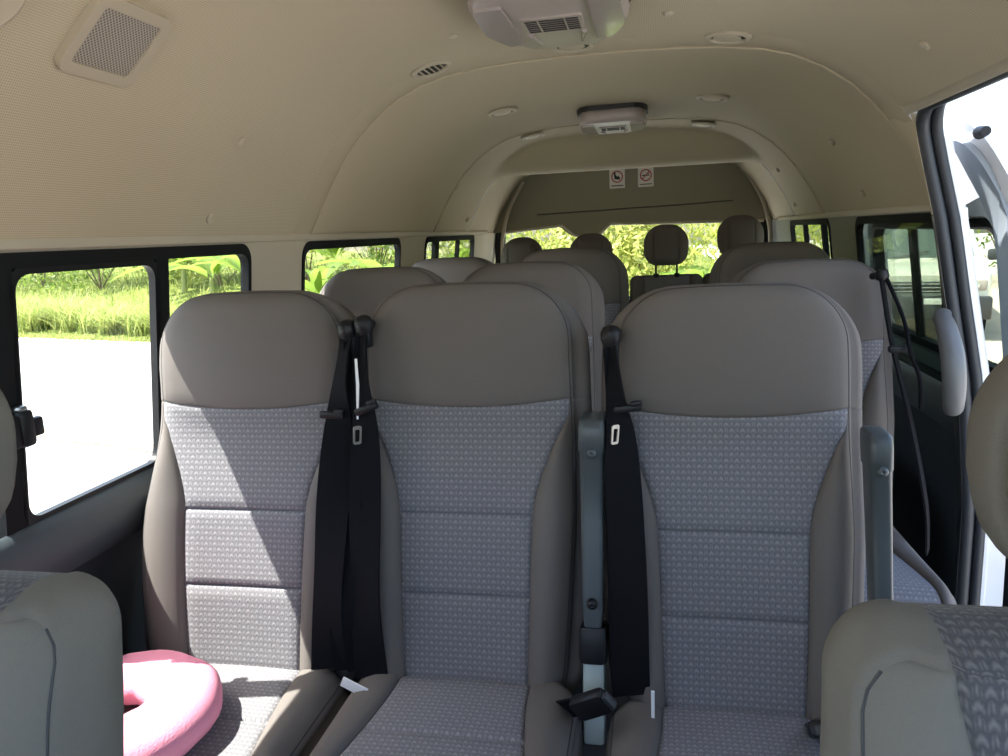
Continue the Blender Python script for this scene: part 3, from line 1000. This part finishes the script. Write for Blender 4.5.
def roof_vent(x, y, label, kind='slot'):
    Mx = ceil_frame(x, y); root = put('air_vent', Mx); tag(root, label, 'air vent', 'round air vents in the headliner')
    r = .055
    MB().lathe([(r, -.004), (r, .002), (r - .004, .005), (r - .010, .006), (r - .014, .003), (r - .015, -.002)], 32).build('bezel', M['vent'], root, angle=50)
    MB().lathe([(r - .014, -.003), (r - .014, .0005), (.001, .0005)], 32).build('vent_cavity', M['slot'], root)
    if kind == 'slot':
        for i in range(5):
            xx = -.028 + i * .014
            hh = math.sqrt(max(0, .036 ** 2 - xx * xx))
            MB().box((xx, 0, .003), (.0030, hh * 2, .004), .001).build('vane', M['vent'], root)
    else:
        MB().lathe([(.031, .001), (.033, .003), (.028, .0055), (.015, .0065), (.001, .0066)], 28, Matrix.Translation((-.003, .002, 0))).build('vent_disc', M['vent'], root)
roof_vent(-.420, 2.005, 'open round roof vent with dark slots, left of the nearest roof seam', 'slot')
roof_vent(-.055, 2.015, 'round roof vent closed by a disc, tucked behind the large lamp unit', 'disc')
roof_vent(.320, 2.02, 'round roof vent closed by a disc, right of the large lamp unit', 'disc')
roof_vent(-.388, 2.82, 'small round roof vent between the two roof seams, left side', 'disc')
roof_vent(.350, 2.90, 'small round roof vent between the two roof seams, right side', 'disc')
roof_vent(-.39, 3.56, 'farthest round roof vent on the left, behind the second roof seam', 'disc')
roof_vent(.366, 3.60, 'farthest round roof vent on the right, behind the second roof seam', 'disc')

# screw caps on the liner
def cap(x, y, label, z=None):
    if z is not None:   # on the side curve
        s = 1 if x > 0 else -1
        ax = interp(z, [p[1] for p in PROF], [p[0] for p in PROF]); x = s * ax
    Mx = ceil_frame(x, y); root = MB().lathe([(.012, -.004), (.012, .003), (.009, .006), (.004, .007), (.001, .005)], 16).build('trim_clip', M['vent'], local=True)
    setm(root, Mx); tag(root, label, 'trim clip', 'round trim clips on the headliner')
cap(-1, 1.553, 'upper round clip on the perforated left roof side', 1.44)
cap(-1, 1.554, 'lower round clip on the perforated left roof side, above the window corner', 1.285)
cap(1, 1.641, 'round clip high on the right roof side above the door opening', 1.536)
cap(1, 2.70, 'round clip on the right roof side between the two seams, upper', 1.466)
cap(1, 2.72, 'round clip on the right roof side between the two seams, lower', 1.30)
cap(1, 3.80, 'upper round clip on the right roof side behind the second seam', 1.458)
cap(1, 3.92, 'lower round clip on the right roof side behind the second seam', 1.30)
cap(-1, 3.44, 'upper round clip on the left roof side behind the second seam', 1.442)
cap(-1, 3.96, 'lower round clip on the left roof side behind the second seam', 1.305)
cap(.172, 1.78, 'round clip on the roof right of the large lamp unit')
cap(-.30, 1.765, 'round clip on the roof left of the large lamp unit')

# speaker panel
def speaker():
    z = 1.53; x = -side_x(z)
    e = .01
    t = Vector((-(side_x(z + e) - side_x(z - e)), 0, 2 * e)).normalized()     # up the curve
    ylong = Vector((0, 1, 0))
    n = ylong.cross(t).normalized()
    if n.x < 0: n = -n
    c = Vector((x, 1.068, z)) + n * .002
    Mx = Matrix(((0, t.x, n.x, c.x), (1, t.y, n.y, c.y), (0, t.z, n.z, c.z), (0, 0, 0, 1)))
    root = put('roof_speaker', Mx); tag(root, 'beige speaker grille on the left roof side, top left corner', 'speaker')
    fn2 = lambda a, b, d: (a, b - .0 + (-.25 * b * b if False else 0), d)
    MB().ring(rrect(-.080, .080, -.066, .066, .022), rrect(-.062, .062, -.048, .048, .008), fn2, -.012, .010).build('speaker_frame', M['vent'], root, angle=30)
    MB().prism(rrect(-.063, .063, -.049, .049, .008), fn2, .001, .0065).build('speaker_mesh', M['mesh'], root, smooth=False)
speaker()
# dark roof fitting just cut by the top left corner
o = MB(); o.lathe([(.06, -.003), (.06, .006), (.052, .010), (.04, .006), (.001, .004)], 28)
o = o.build('roof_fitting', M['vent'], local=True); setm(o, ceil_frame(-.645, .835)); tag(o, 'round roof fitting just touching the top left corner', 'roof fitting')

# ------------------------------------------------------------------ tailgate and rear
TG = 4.86
def tailgate():
    root = empty('door_2', (0, TG, .7)); root['kind'] = 'structure'
    inv = Matrix.Translation((0, -TG, -.7))
    fn3 = lambda a, b, d: (a, TG + d, b)
    pan = [(-.80, 1.232), (-.41, 1.262), (-.335, 1.198), (-.30, 1.187), (-.22, 1.183), (-.185, 1.19), (-.11, 1.258), (.80, 1.236), (.83, 1.236),
           (.80, 1.32), (.76, 1.42), (.69, 1.54), (.62, 1.62), (-.60, 1.62), (-.66, 1.54), (-.74, 1.42), (-.79, 1.32), (-.82, 1.232)]
    pan = [(a * 1.075, b) for a, b in pan]
    MB().prism(pan, fn3, -.012, .03).xf(inv).build('upper_panel', M['tg'], root, angle=30)
    # pressed line
    MB().tube([(-.57, TG - .013, 1.335), (-.3, TG - .0135, 1.34), (.3, TG - .0135, 1.352), (.62, TG - .013, 1.362)], .006, 8, flat=(1, .6)).xf(inv).build('panel_crease', M['tgdark'], root)
    lipp = [(-.80, TG - .018, 1.232), (-.41, TG - .018, 1.261), (-.335, TG - .018, 1.197), (-.30, TG - .018, 1.187), (-.22, TG - .018, 1.183), (-.185, TG - .018, 1.19), (-.11, TG - .018, 1.257), (.35, TG - .018, 1.246), (.80, TG - .018, 1.236)]
    MB().tube(lipp, .009, 8).xf(inv).build('panel_lip', M['pillar'], root)
    MB().ring(rrect(-.86, .86, .45, 1.32, .05), rrect(-.79, .79, .80, 1.275, .06), fn3, .032, .06).xf(inv).build('window_frame', M['blackplastic'], root, angle=30)
    MB().prism(rrect(-.80, .80, .79, 1.29, .06), fn3, .045, .050).xf(inv).build('glass_pane', M['glass'], root, smooth=False)
    MB().box((0, TG + .02, .38), (1.76, .06, .82), .02).xf(inv).build('lower_panel', M['lower'], root)
M['tgdark'] = mk('tailgate_groove', (.10, .09, .065), .7)
M['tg'] = mk('tailgate_trim', (.27, .245, .175), .65, bump=.08, bscale=400, spec=.3)
tailgate()
# luggage ledge items behind the rear bench
# rear pillars (light edges that frame the tailgate)
for s_, nm in ((-1, 'trim_7'), (1, 'trim_8')):
    pts = cr([(s_ * .815 + .02, 4.80, .75), (s_ * .815 + .02, 4.80, 1.10), (s_ * .80 + .02, 4.80, 1.24), (s_ * .755 + .02, 4.80, 1.38), (s_ * .66 + .02, 4.80, 1.54)], 6)
    st(MB().tube(pts, .012, 8).build(nm, M['pillar']))

# header lip over the tailgate
def signs():
    def base(x, label, nm):
        root = empty(nm, (x, TG - .0135, 1.527)); tag(root, label, 'sticker', 'two warning stickers on the tailgate panel')
        f = lambda a, b, d: (a, -d, b)
        MB().prism(rrect(-.047, .047, -.057, .057, .004, 3, 2), f, 0, .0015).build('sticker_sheet', M['signwhite'], root, smooth=False)
        c = Matrix.Translation((0, -.0022, .012)) @ Matrix.Rotation(PI / 2, 4, 'X')
        ring = MB(); ro = [(.036 * math.cos(2 * PI * k / 32), .036 * math.sin(2 * PI * k / 32)) for k in range(32)]
        ri = [(a * .80, b * .80) for a, b in ro]
        ring.ring(ro, ri, lambda a, b, d: (a, -.0016 - d, b + .012), 0, .0008); ring.build('red_ring', M['red'], root, smooth=False)
        return root, f
    r, f = base(-.065, 'white sticker with a seated figure inside a red ring, left of the pair', 'warning_sticker')
    g = MB()
    off = lambda a, b, d: (a, -.0016 - d, b + .012)
    g.prism([(-.020, .020), (-.010, .022), (-.006, .004), (.012, .002), (.020, -.012), (.016, -.018), (-.004, -.016), (-.016, -.014)], off, 0, .0007)
    g.prism([(-.016 + .007 * math.cos(k * .7), .024 + .007 * math.sin(k * .7)) for k in range(9)], off, 0, .0007)
    g.build('figure_pictogram', M['signblack'], r, smooth=False)
    MB().box((0, -.0018, -.0415), (.074, .0006, .006)).build('caption_line', M['signblack'], r, smooth=False)
    r, f = base(.108, 'white no-smoking sticker with a red ring, right of the pair', 'warning_sticker')
    g = MB()
    g.prism([(-.024, -.004), (.022, -.004), (.022, .002), (-.024, .002)], off, 0, .0007)
    g.prism(cr2([(.012, .004), (.016, .010), (.010, .014), (.014, .020), (.018, .019), (.014, .014), (.021, .010), (.016, .003)]), off, 0, .0007)
    g.build('cigarette_pictogram', M['signblack'], r, smooth=False)
    MB().box((0, -.0030, .012), (.006, .0006, .060), rot=Matrix.Rotation(PI / 4, 4, 'Y')).build('red_slash', M['red'], r, smooth=False)
    MB().box((0, -.0018, -.0415), (.074, .0006, .005)).build('caption_line', M['signblack'], r, smooth=False)
def cr2(p): return p
signs()

# ------------------------------------------------------------------ sliding-door opening on the right
# opening edge path: up the rear jamb, round the corner, forward under the roof
def door_x(z): return interp(z, [0, .5, .80, 1.02, 1.2, 1.38, 1.47], [.90, .90, .872, .830, .797, .752, .735])
def edge_path(dx, dy, dz, z0=.02):
    pts = []
    for z in frange(z0, 1.40, 22): pts.append((door_x(z) + dx, 2.0 + dy, z))
    for k in range(1, 7):
        a = k / 6 * PI / 2
        z = 1.40 + .07 * math.sin(a); y = 2.0 - .07 * (1 - math.cos(a))
        pts.append((door_x(z) + dx, y + dy, z + dz * k / 6))
    for y in frange(1.90, .95, 12): pts.append((door_x(1.47) + dx, y + dy, 1.47 + dz))
    return pts
o = MB().tube(edge_path(.012, -.006, -.004), .015, 10).build('trim_9', M['seal']); st(o)
o = MB().tube(edge_path(.040, -.010, .006), .013, 10).build('trim_10', M['seal']); st(o)
o = MB().tube(edge_path(.026, .008, .004), .014, 10).build('trim_11', M['seal']); st(o)
# pillar garnish between the rear edge of the opening and the wall
def garnish(name, z0, z1, mat, n=16):
    mb = MB(); vs = []; fs = []; m_ = 6
    for z in frange(z0, z1, n):
        for lay in (0, 1):
            for j in range(m_ + 1):
                t = j / m_
                xa = door_x(z) - .004; xb = side_x(z) - .001
                x = lerp(xa, xb, smooth(t) * .6 + t * .4) - .006 * math.sin(PI * t) + lay * .012
                vs.append((x, lerp(1.99, 2.125, t) + lay * .004, z))
    W_ = 2 * (m_ + 1)
    for i in range(n):
        for j in range(m_):
            a = i * W_ + j
            fs += [(a, a + 1, a + 1 + W_, a + W_), (a + m_ + 1, a + m_ + 2, a + m_ + 2 + W_, a + m_ + 1 + W_)]
        for j in (0, m_):
            a = i * W_ + j; fs.append((a, a + m_ + 1, a + m_ + 1 + W_, a + W_))
    for i in (0, n):
        for j in range(m_):
            a = i * W_ + j; fs.append((a, a + 1, a + m_ + 2, a + m_ + 1))
    mb.add(vs, fs, [(p[1], p[2]) for p in vs]); st(mb.build(name, mat))
garnish('trim_12', 1.222, 1.455, M['liner_perf'])
garnish('trim_15', .74, 1.219, M['pillar_shaded'])
garnish('trim_16', 0, .737, M['lower'])
pts = [(door_x(1.47) - .012, y, 1.474) for y in frange(2.0, .95, 10)]
st(MB().tube(pts, .022, 12, flat=(.5, 1)).build('trim_17', M['pillar']))
# painted jamb outside the rubbers
def jamb():
    mb = MB(); vs = []; fs = []
    zs = frange(-.25, 1.46, 30)
    for z in zs:
        x = door_x(max(0, z)) + .052
        vs += [Vector((x, 2.004, z)), Vector((x + .012, 1.998, z)), Vector((x + .024, 2.004, z)), Vector((x + .027, 2.05, z)), Vector((x + .0, 2.05, z))]
    for i in range(len(zs) - 1):
        for k in range(5):
            a = i * 5 + k; b = i * 5 + (k + 1) % 5
            fs.append((a, b, b + 5, a + 5))
    fs += [tuple(range(5)), tuple(range(len(vs) - 5, len(vs)))]
    mb.add(vs, fs); return st(mb.build('trim_13', M['paint'], angle=60))
jamb()
# roof side ahead of the jamb (outer gutter rail)
o = MB().box((.815, 1.42, 1.52), (.06, 1.2, .05), .012).build('trim_14', M['paint']); st(o)

def sliding_door():
    root = empty('door_1', (1.0, 2.6, .5)); root['kind'] = 'structure'
    inv = Matrix.Translation((-1.0, -2.6, -.5))
    def dx(z): return (interp(z, [-.2, .3, .76], [1.0, 1.02, .985]) if z < .76 else lerp(.985, .925, (z - .76) / .475) if z < 1.235 else lerp(.925, .80, (z - 1.235) / .215))
    fn4 = lambda y, z, d: (dx(z) + d + .03, y, z)
    y0, y1 = 1.955, 3.30
    win = (2.065, 3.17, .80, 1.205, .07)
    zz = .765
    MB().ring(rrect(y0, y1, zz, 1.44, .10, 8, 10), rrect(*win, 8, 10), fn4, .012, .05).xf(inv).build('door_shell', M['paint'], root, angle=40)
    MB().prism(rrect(y0, y1, -.2, zz - .001, .01, 4, 8), fn4, .012, .05).xf(inv).build('door_lower_shell', M['paint'], root, angle=40)
    MB().ring(rrect(y0 + .035, y1 - .03, zz - .02, 1.395, .085, 8, 10), rrect(win[0] - .008, win[1] + .008, win[2] - .008, win[3] + .008, .07, 8, 10), fn4, -.012, .011).xf(inv).build('door_trim', M['doortrim'], root, angle=40)
    MB().prism(rrect(y0 + .03, y1 - .03, -.12, .74, .05, 4, 8), fn4, -.012, .011).xf(inv).build('door_lower_trim', M['lower'], root, angle=40)
    MB().ring(rrect(win[0] - .002, win[1] + .002, win[2] - .002, win[3] + .002, .07, 8, 10), rrect(win[0] + .022, win[1] - .022, win[2] + .022, win[3] - .026, .05, 8, 10), fn4, .0, .035).xf(inv).build('window_frame', M['black'], root, angle=30)
    MB().prism(rrect(win[0] + .01, win[1] - .01, win[2] + .01, win[3] - .01, .05, 8, 10), fn4, .018, .022).xf(inv).build('glass_pane', M['glass_tint'], root, smooth=False)
    MB().prism(rrect(2.74, 2.775, win[2], win[3], .004, 3, 3), fn4, .010, .03).xf(inv).build('window_bar', M['black'], root, angle=30)
    MB().tube([(dx(1.40) + .04, 1.97, 1.40), (dx(1.40) + .04, 1.935, 1.40)], [.015, .011], 12).xf(inv).build('door_bumper', M['blackplastic'], root)
sliding_door()

# grab handle on the door pillar
P3 = cr([(.832, 2.00, .985), (.806, 1.945, .985), (.795, 1.88, .962), (.792, 1.83, .915), (.794, 1.815, .86), (.80, 1.825, .805), (.818, 1.875, .775), (.85, 1.97, .770)], 7)
rr = [.015 + .010 * math.sin(PI * min(1, max(0, i / (len(P3) - 1)))) for i in range(len(P3))]
o = MB().tube(P3, rr, 14, flat=(1, .8)).build('grab_handle', M['handle']); tag(o, 'pale grey curved grab handle on the pillar beside the open door', 'handle')

body_units(False)
# ------------------------------------------------------------------ outside
G = -.65
def verge_y(x): return 14.6 - .30 * (x + 12.6)
mb = MB()
mb.add([(-80, -60, G), (80, -60, G), (80, 80, G), (-80, 80, G)], [(0, 1, 2, 3)])
st(mb.build('ground', M['road'], smooth=False))
def gh(x, y):
    s = y - verge_y(x)
    return G + .04 + 1.25 * smooth(s / 10) + .12 * noise.noise(Vector((x * .4, y * .4, 0))) * smooth(s / 2)
mb = MB(); vs = []; fs = []; nx, ny = 60, 22
XR = 2.6
for i in range(nx + 1):
    for j in range(ny + 1):
        x = lerp(-60, XR, i / nx); s = lerp(0, 30, (j / ny) ** 1.5)
        y = verge_y(x) + s + .15 * noise.noise(Vector((x, 0, 5)))
        z = gh(x, y) if s > 0 else G - .05
        if x > XR - 1.2: z = lerp(z, G - .02, (x - XR + 1.2) / 1.2)
        vs.append((x, y, z))
for i in range(nx):
    for j in range(ny):
        a = i * (ny + 1) + j; fs.append((a, a + 1, a + ny + 2, a + ny + 1))
mb.add(vs, fs); o = mb.build('grass_verge', M['soil']); st(o)
# tan gravel apron to the right and a dirt streak across the road
mb = MB(); vs = []; fs = []
for i in range(25):
    a = 2 * PI * i / 25; r = 1 + .12 * noise.noise(Vector((math.cos(a) * 2, math.sin(a) * 2, 1)))
    vs.append((13 + 11.2 * r * math.cos(a), 17 + 14.0 * r * math.sin(a), G + .006))
mb.add(vs, [tuple(range(25))]); st(mb.build('gravel_apron', M['dirt'], smooth=False))
mb = MB(); vs = []; fs = []
for i in range(31):
    x = lerp(-22, -1.5, i / 30); yc = verge_y(x) - 5.9 + .12 * noise.noise(Vector((x * 1.7, 2, 0)))
    w = .14 + .12 * noise.noise(Vector((x * .9, 7, 0)))
    vs += [(x, yc - w, G + .008), (x, yc + w, G + .008)]
for i in range(30): fs.append((2 * i, 2 * i + 1, 2 * i + 3, 2 * i + 2))
mb.add(vs, fs); st(mb.build('gravel_streak', M['streak'], smooth=False))

def blade(mb, base, h, w, az, lean, seg=4):
    d = Vector((math.cos(az), math.sin(az), 0)); sd = Vector((-d.y, d.x, 0))
    vs = []
    for k in range(seg + 1):
        t = k / seg
        p = Vector(base) + d * (lean * t * t * h) + Vector((0, 0, h * (t - .35 * lean * t * t)))
        ww = w * (1 - t) ** .7 if k < seg else 0.0005
        vs += [p - sd * ww, p + sd * ww]
    mb.add(vs, [(2 * k, 2 * k + 1, 2 * k + 3, 2 * k + 2) for k in range(seg)])
rnd = random.Random(11)
mb = MB()
for k in range(15000):
    x = rnd.uniform(-34, XR - .3); s = 10 * rnd.random() ** 1.5 + .05
    y = verge_y(x) + s
    h = rnd.uniform(.2, .5) * (1 if s > .8 else .35)
    blade(mb, (x, y, gh(x, y) - .05), h, rnd.uniform(.008, .022), rnd.uniform(0, 2 * PI), rnd.uniform(.1, .9), 3)
o = mb.build('grass', M['grass'], smooth=False, recalc=False); tag(o, 'bright yellow green grass covering the roadside bank', 'grass', kind='stuff')
mb = MB()
for k in range(170):
    x = rnd.uniform(-30, XR - .5); s = rnd.uniform(.6, 1.7); y = verge_y(x) + s
    for b in range(75):
        blade(mb, (x + rnd.gauss(0, .10), y + rnd.gauss(0, .10), gh(x, y) - .05), rnd.uniform(.55, 1.15), rnd.uniform(.008, .018), rnd.uniform(0, 2 * PI), rnd.uniform(.4, 1.3), 5)
o = mb.build('tall_grass', M['grass_dry'], smooth=False, recalc=False); tag(o, 'tufts of long arching grass along the road edge', 'grass', kind='stuff')

def banana(x, y, h, seed, label, nl=8):
    r = random.Random(seed); z = gh(x, y) - .05 if x < XR else G
    root = empty('banana_plant', (x, y, z)); tag(root, label, 'plant', 'banana plants on the bank')
    MB().tube([(0, 0, 0), (.03, .02, h * .3), (.02, .05, h * .45)], [.09, .07, .04], 10).build('stem', M['banana_stem'], root)
    for k in range(nl):
        az = 2 * PI * k / nl + r.uniform(-.4, .4); L = h * r.uniform(.8, 1.15); el = math.radians(r.uniform(40, 82))
        d = Vector((math.cos(az), math.sin(az), 0)); sd = Vector((-d.y, d.x, 0)); W = L * r.uniform(.075, .105)
        vs = []; n = 12
        for i in range(n + 1):
            t = i / n
            a = el - 1.5 * t * t
            p = Vector((0.02, .05, h * .42)) + d * (L * t * math.cos(el - .6 * t)) + Vector((0, 0, L * (math.sin(el) * t - .62 * t * t)))
            w = W * (math.sin(PI * min(1, t * .86 + .10)) ** .6) * (0.05 if t < .1 else 1)
            lift = Vector((0, 0, w * .35 + r.uniform(-.02, .02)))
            vs += [p - sd * w + lift, p, p + sd * w + lift]
        fs = []
        for i in range(n):
            fs += [(3 * i, 3 * i + 1, 3 * i + 4, 3 * i + 3), (3 * i + 1, 3 * i + 2, 3 * i + 5, 3 * i + 4)]
        q = MB(); q.add(vs, fs); q.build('leaf', M['banana'], root, recalc=False)
    return root
def shrub(x, y, h, w, seed, label, mat, n=1500, name='shrub', group='shrubs on the bank'):
    r = random.Random(seed); z = (gh(x, y) if x < XR and y > verge_y(x) else G) - .05
    root = empty(name, (x, y, z)); tag(root, label, 'shrub', group)
    q = MB()
    lobes = [(Vector((r.uniform(-.6, .6) * w, r.uniform(-.5, .5) * w, h * r.uniform(.25, .85))), r.uniform(.3, .5) * w) for _ in range(10)]
    for k in range(n):
        c, rad = r.choice(lobes)
        v = Vector((r.gauss(0, 1), r.gauss(0, 1), r.gauss(0, 1))).normalized() * rad * r.uniform(.7, 1.05)
        p = c + v
        if p.z < .02: p.z = r.uniform(.02, .3)
        s_ = r.uniform(.035, .085)
        nn = (v.normalized() + Vector((r.uniform(-.7, .7), r.uniform(-.7, .7), r.uniform(-.2, .9)))).normalized()
        t = nn.orthogonal().normalized(); t.rotate(Matrix.Rotation(r.uniform(0, 6.3), 3, nn)); b = nn.cross(t)
        q.add([p - t * s_ * 1.3, p - b * s_ * .5, p + t * s_ * 1.3, p + b * s_ * .5], [(0, 1, 2, 3)])
    q.build('foliage', mat, root, smooth=False, recalc=False)
    st_ = MB()
    for k in range(6):
        c, rad = lobes[k]
        st_.tube([(0, 0, 0), c * .55 + Vector((r.uniform(-.1, .1), 0, 0)), c * .8], [.025, .015, .004], 6)
    st_.build('branches', M['twig'], root)
    return root
def vy(x, s): return verge_y(x) + s
LB = [(-8.75, 2.3, 1.9, 'banana plant at the right end of the nearest left window, over the seat back'),
      (-13.0, 5.0, 1.9, 'banana plant above the grass in the sliding pane of the nearest left window'),
      (-6.55, 1.7, 1.75, 'broad-leaved banana plant filling the left half of the second left window'),
      (-5.15, 2.0, 1.65, 'banana plant at the right half of the second left window'),
      (-7.3, 4.2, 2.2, 'banana plant behind another at the left edge of the second left window'),
      (-3.75, 2.4, 1.7, 'banana plant seen through the third left window'),
      (1.05, 2.6, 1.35, 'banana plant behind the rear window, right of the raised headrest'),
      (-10.6, 3.2, 2.0, 'slim banana plant just right of the upright bar of the nearest left window')]
for k, (x, s, h, lb) in enumerate(LB):
    banana(x, vy(x, s), h, 30 + k, lb)
SH = [(-20.5, 6.0, 3.2, 3.0, 'leaf'), (-17.2, 5.6, 3.0, 2.6, 'leaf'), (-14.6, 6.2, 3.0, 2.4, 'leaf'), (-12.0, 5.6, 3.2, 2.4, 'leaf_yel'), (-9.3, 6.4, 3.6, 2.4, 'leaf'),
      (-6.9, 6.2, 3.4, 2.4, 'leaf_yel'), (-4.6, 5.0, 3.2, 2.2, 'leaf'), (-2.4, 3.4, 2.2, 1.8, 'leaf_yel'), (-.5, 3.2, 2.2, 1.8, 'leaf_yel'), (2.4, 6.5, 2.8, 2.2, 'leaf_yel'),
      (-26, 7, 4, 4, 'leaf')]
SL = ['dark green shrub far left beyond the nearest left window', 'green shrub behind the grass, left part of the nearest left window', 'green shrub behind the banana in the sliding pane',
      'yellowish shrub behind the mullion of the nearest left window', 'green shrub behind the second left window, left', 'yellow green shrub behind the second left window, right',
      'green shrub behind the third left window', 'yellow green shrub at the left part of the rear window', 'yellow green shrub behind the raised rear headrest', 'green shrub at the right end of the rear window',
      'green shrub at the far left end of the bank']
for k, ((x, s, h, w, mt), lb) in enumerate(zip(SH, SL)):
    shrub(x, vy(x, s), h, w, 60 + k, lb, M[mt], 3600)
for k, (x, y, h, w, lb) in enumerate([(6.2, 23.5, 3.6, 3.0, 'green hedge shrub behind the white truck, left'), (9.6, 22.5, 3.6, 3.2, 'green hedge shrub behind the white truck, right'), (13.2, 22.0, 4.0, 3.4, 'green hedge shrub seen through the open door window'), (4.0, 24, 3.8, 3.0, 'green hedge shrub right of the rear window'), (17.5, 21, 4.2, 3.6, 'green hedge shrub at the right edge beyond the open door')]):
    shrub(x, y, h, w, 90 + k, lb, M['leaf'], 3000)
# peach wall on the bank
x0 = -6.1; yb = vy(x0, 11)
o = MB().box((0, 0, 1.1), (3.4, .25, 1.5), .02)
for k in range(5): o.box((-1.2 + k * .6, -.14, 1.2), (.12, .06, 1.1), .01)
o = o.build('garden_wall', M['conc']); o.location = (x0, yb, gh(x0, yb) - .3); tag(o, 'peach coloured wall behind the bananas in the second left window', 'wall')

# --- white truck facing the van
def truck():
    loc = Vector((4.22, 12.5, G)); root = empty('pickup_truck', loc, (0, 0, math.atan2(-(loc.x - .13), loc.y) * .9))
    tag(root, 'white pickup truck parked facing the van, seen through the right window', 'truck')
    W = .86
    def loft(secs, name, mat, parent=None, ang=35):
        q = MB(); vs = []; fs = []; n = len(secs[0])
        for s_ in secs: vs += s_
        for i in range(len(secs) - 1):
            for k in range(n):
                a = i * n + k; b = i * n + (k + 1) % n
                fs.append((a, b, b + n, a + n))
        fs += [tuple(range(n)), tuple(range(len(vs) - n, len(vs)))]
        q.add(vs, fs); return q.build(name, mat, parent or root, angle=ang)
    def sec(y, w, z0, z1, r=.08):
        return [Vector((a, y, b)) for a, b in rrect(-w, w, z0, z1, r, 4, 2)]
    loft([sec(.06, W * .95, .42, .98), sec(.14, W, .40, 1.04), sec(.7, W, .38, 1.12), sec(1.15, W, .38, 1.16), sec(4.6, W, .40, 1.10), sec(4.7, W * .97, .45, 1.05)], 'body', M['truckwhite'])
    cab = loft([sec(1.05, W * .93, 1.08, 1.16, .02), sec(1.70, W * .80, 1.10, 1.72, .10), sec(2.1, W * .80, 1.1, 1.77, .12), sec(3.1, W * .80, 1.1, 1.75, .12), sec(3.4, W * .86, 1.08, 1.15, .02)], 'cab', M['truckwhite'])
    q = MB(); q.add([(-W * .82, 1.085, 1.19), (W * .82, 1.085, 1.19), (W * .70, 1.635, 1.685), (-W * .70, 1.635, 1.685), (-W * .82, 1.10, 1.19), (W * .82, 1.10, 1.19), (W * .70, 1.65, 1.685), (-W * .70, 1.65, 1.685)],
                    [(0, 1, 2, 3), (4, 5, 6, 7), (0, 1, 5, 4), (1, 2, 6, 5), (2, 3, 7, 6), (3, 0, 4, 7)])
    q.build('windscreen', M['truckglass'], root, smooth=False)
    g = MB().box((0, .045, .80), (1.02, .05, .17), .02); gr = g.build('grille', M['truckdark'], root)
    b = MB()
    for k in range(3): b.box((0, .015, .745 + k * .055), (1.0, .03, .018), .004)
    b.build('grille_bar', M['chrome'], gr)
    for sx in (-1, 1):
        h = MB().box((sx * .66, .07, .83), (.28, .08, .17), .03).build('headlight', M['lens'], root)
        MB().lathe([(.055, 0), (.05, .01), (.001, .012)], 16, Matrix.Translation((sx * .66, .03, .83)) @ Matrix.Rotation(PI / 2, 4, 'X')).build('bulb', M['chrome'], h)
        MB().box((sx * (W + .10), 1.25, 1.22), (.16, .10, .18), .04).build('mirror', M['truckdark'], root)
        for yy in (.85, 3.7):
            R = Matrix.Translation((sx * (W - .12), yy, .36)) @ Matrix.Rotation(sx * PI / 2, 4, 'Y')
            wv = MB().lathe([(.001, .12), (.20, .12), (.22, .13), (.34, .12), (.36, .08), (.36, -.08), (.34, -.1)], 28, R).build('wheel', M['black'], root)
            MB().lathe([(.20, .125), (.18, .135), (.05, .14), (.001, .15)], 20, R).build('hubcap', M['chrome'], wv)
    bp = MB().box((0, -.02, .50), (1.74, .16, .34), .04).build('bumper', M['truckdark'], root)
    MB().box((.12, -.105, .60), (.27, .012, .09), .004).build('number_plate', M['white'], bp)
    w = MB()
    w.tube([(-.5, 1.055, 1.20), (.05, 1.16, 1.30)], .012, 6); w.tube([(.1, 1.055, 1.20), (.6, 1.14, 1.28)], .012, 6)
    w.build('wiper', M['truckdark'], root)
truck()

# ------------------------------------------------------------------ light
sd = Vector((.27, .072, -.495)).normalized()
sun = bpy.data.lights.new('sun', 'SUN'); sun.energy = 6.8; sun.angle = .0093; sun.color = (1, .96, .90)
so = bpy.data.objects.new('sun', sun); link(so); so.rotation_euler = sd.to_track_quat('-Z', 'Y').to_euler(); so.location = (-6, -5, 14)
w = bpy.data.worlds.new('World'); scn.world = w; w.use_nodes = True
nt = w.node_tree; bg = nt.nodes['Background']
sky = nt.nodes.new('ShaderNodeTexSky'); sky.sky_type = 'NISHITA'; sky.sun_disc = False
sky.sun_elevation = math.asin(-sd.z); sky.sun_rotation = math.atan2(-sd.x, -sd.y)
sky.air_density = 1.2; sky.dust_density = 2.5
nt.links.new(sky.outputs['Color'], bg.inputs['Color']); bg.inputs['Strength'].default_value = .24

cam = bpy.data.cameras.new('camera'); co = bpy.data.objects.new('camera', cam); link(co)
yaw, pitch, roll, fpx = math.radians(11.2), math.radians(-10.7), math.radians(2.6), 757
cam.sensor_fit = 'HORIZONTAL'; cam.sensor_width = 36; cam.lens = 36 * fpx / 1008
cam.clip_start = .02; cam.clip_end = 400
F = Vector((-math.sin(yaw) * math.cos(pitch), math.cos(yaw) * math.cos(pitch), math.sin(pitch)))
Rt = Vector((math.cos(yaw), math.sin(yaw), 0)); U = Rt.cross(F)
R2 = Rt * math.cos(roll) - U * math.sin(roll); U2 = U * math.cos(roll) + Rt * math.sin(roll)
co.matrix_world = Matrix(((R2.x, U2.x, -F.x, .13), (R2.y, U2.y, -F.y, 0), (R2.z, U2.z, -F.z, 1.22), (0, 0, 0, 1)))
scn.camera = co
scn.view_settings.view_transform = 'Standard'
scn.view_settings.look = 'None'
scn.view_settings.gamma = 1
scn.view_settings.use_curve_mapping = False
scn.view_settings.exposure = 1.75
scn.cycles.max_bounces = 10
scn.cycles.diffuse_bounces = 6
scn.cycles.transparent_max_bounces = 16
scn.cycles.sample_clamp_indirect = 6
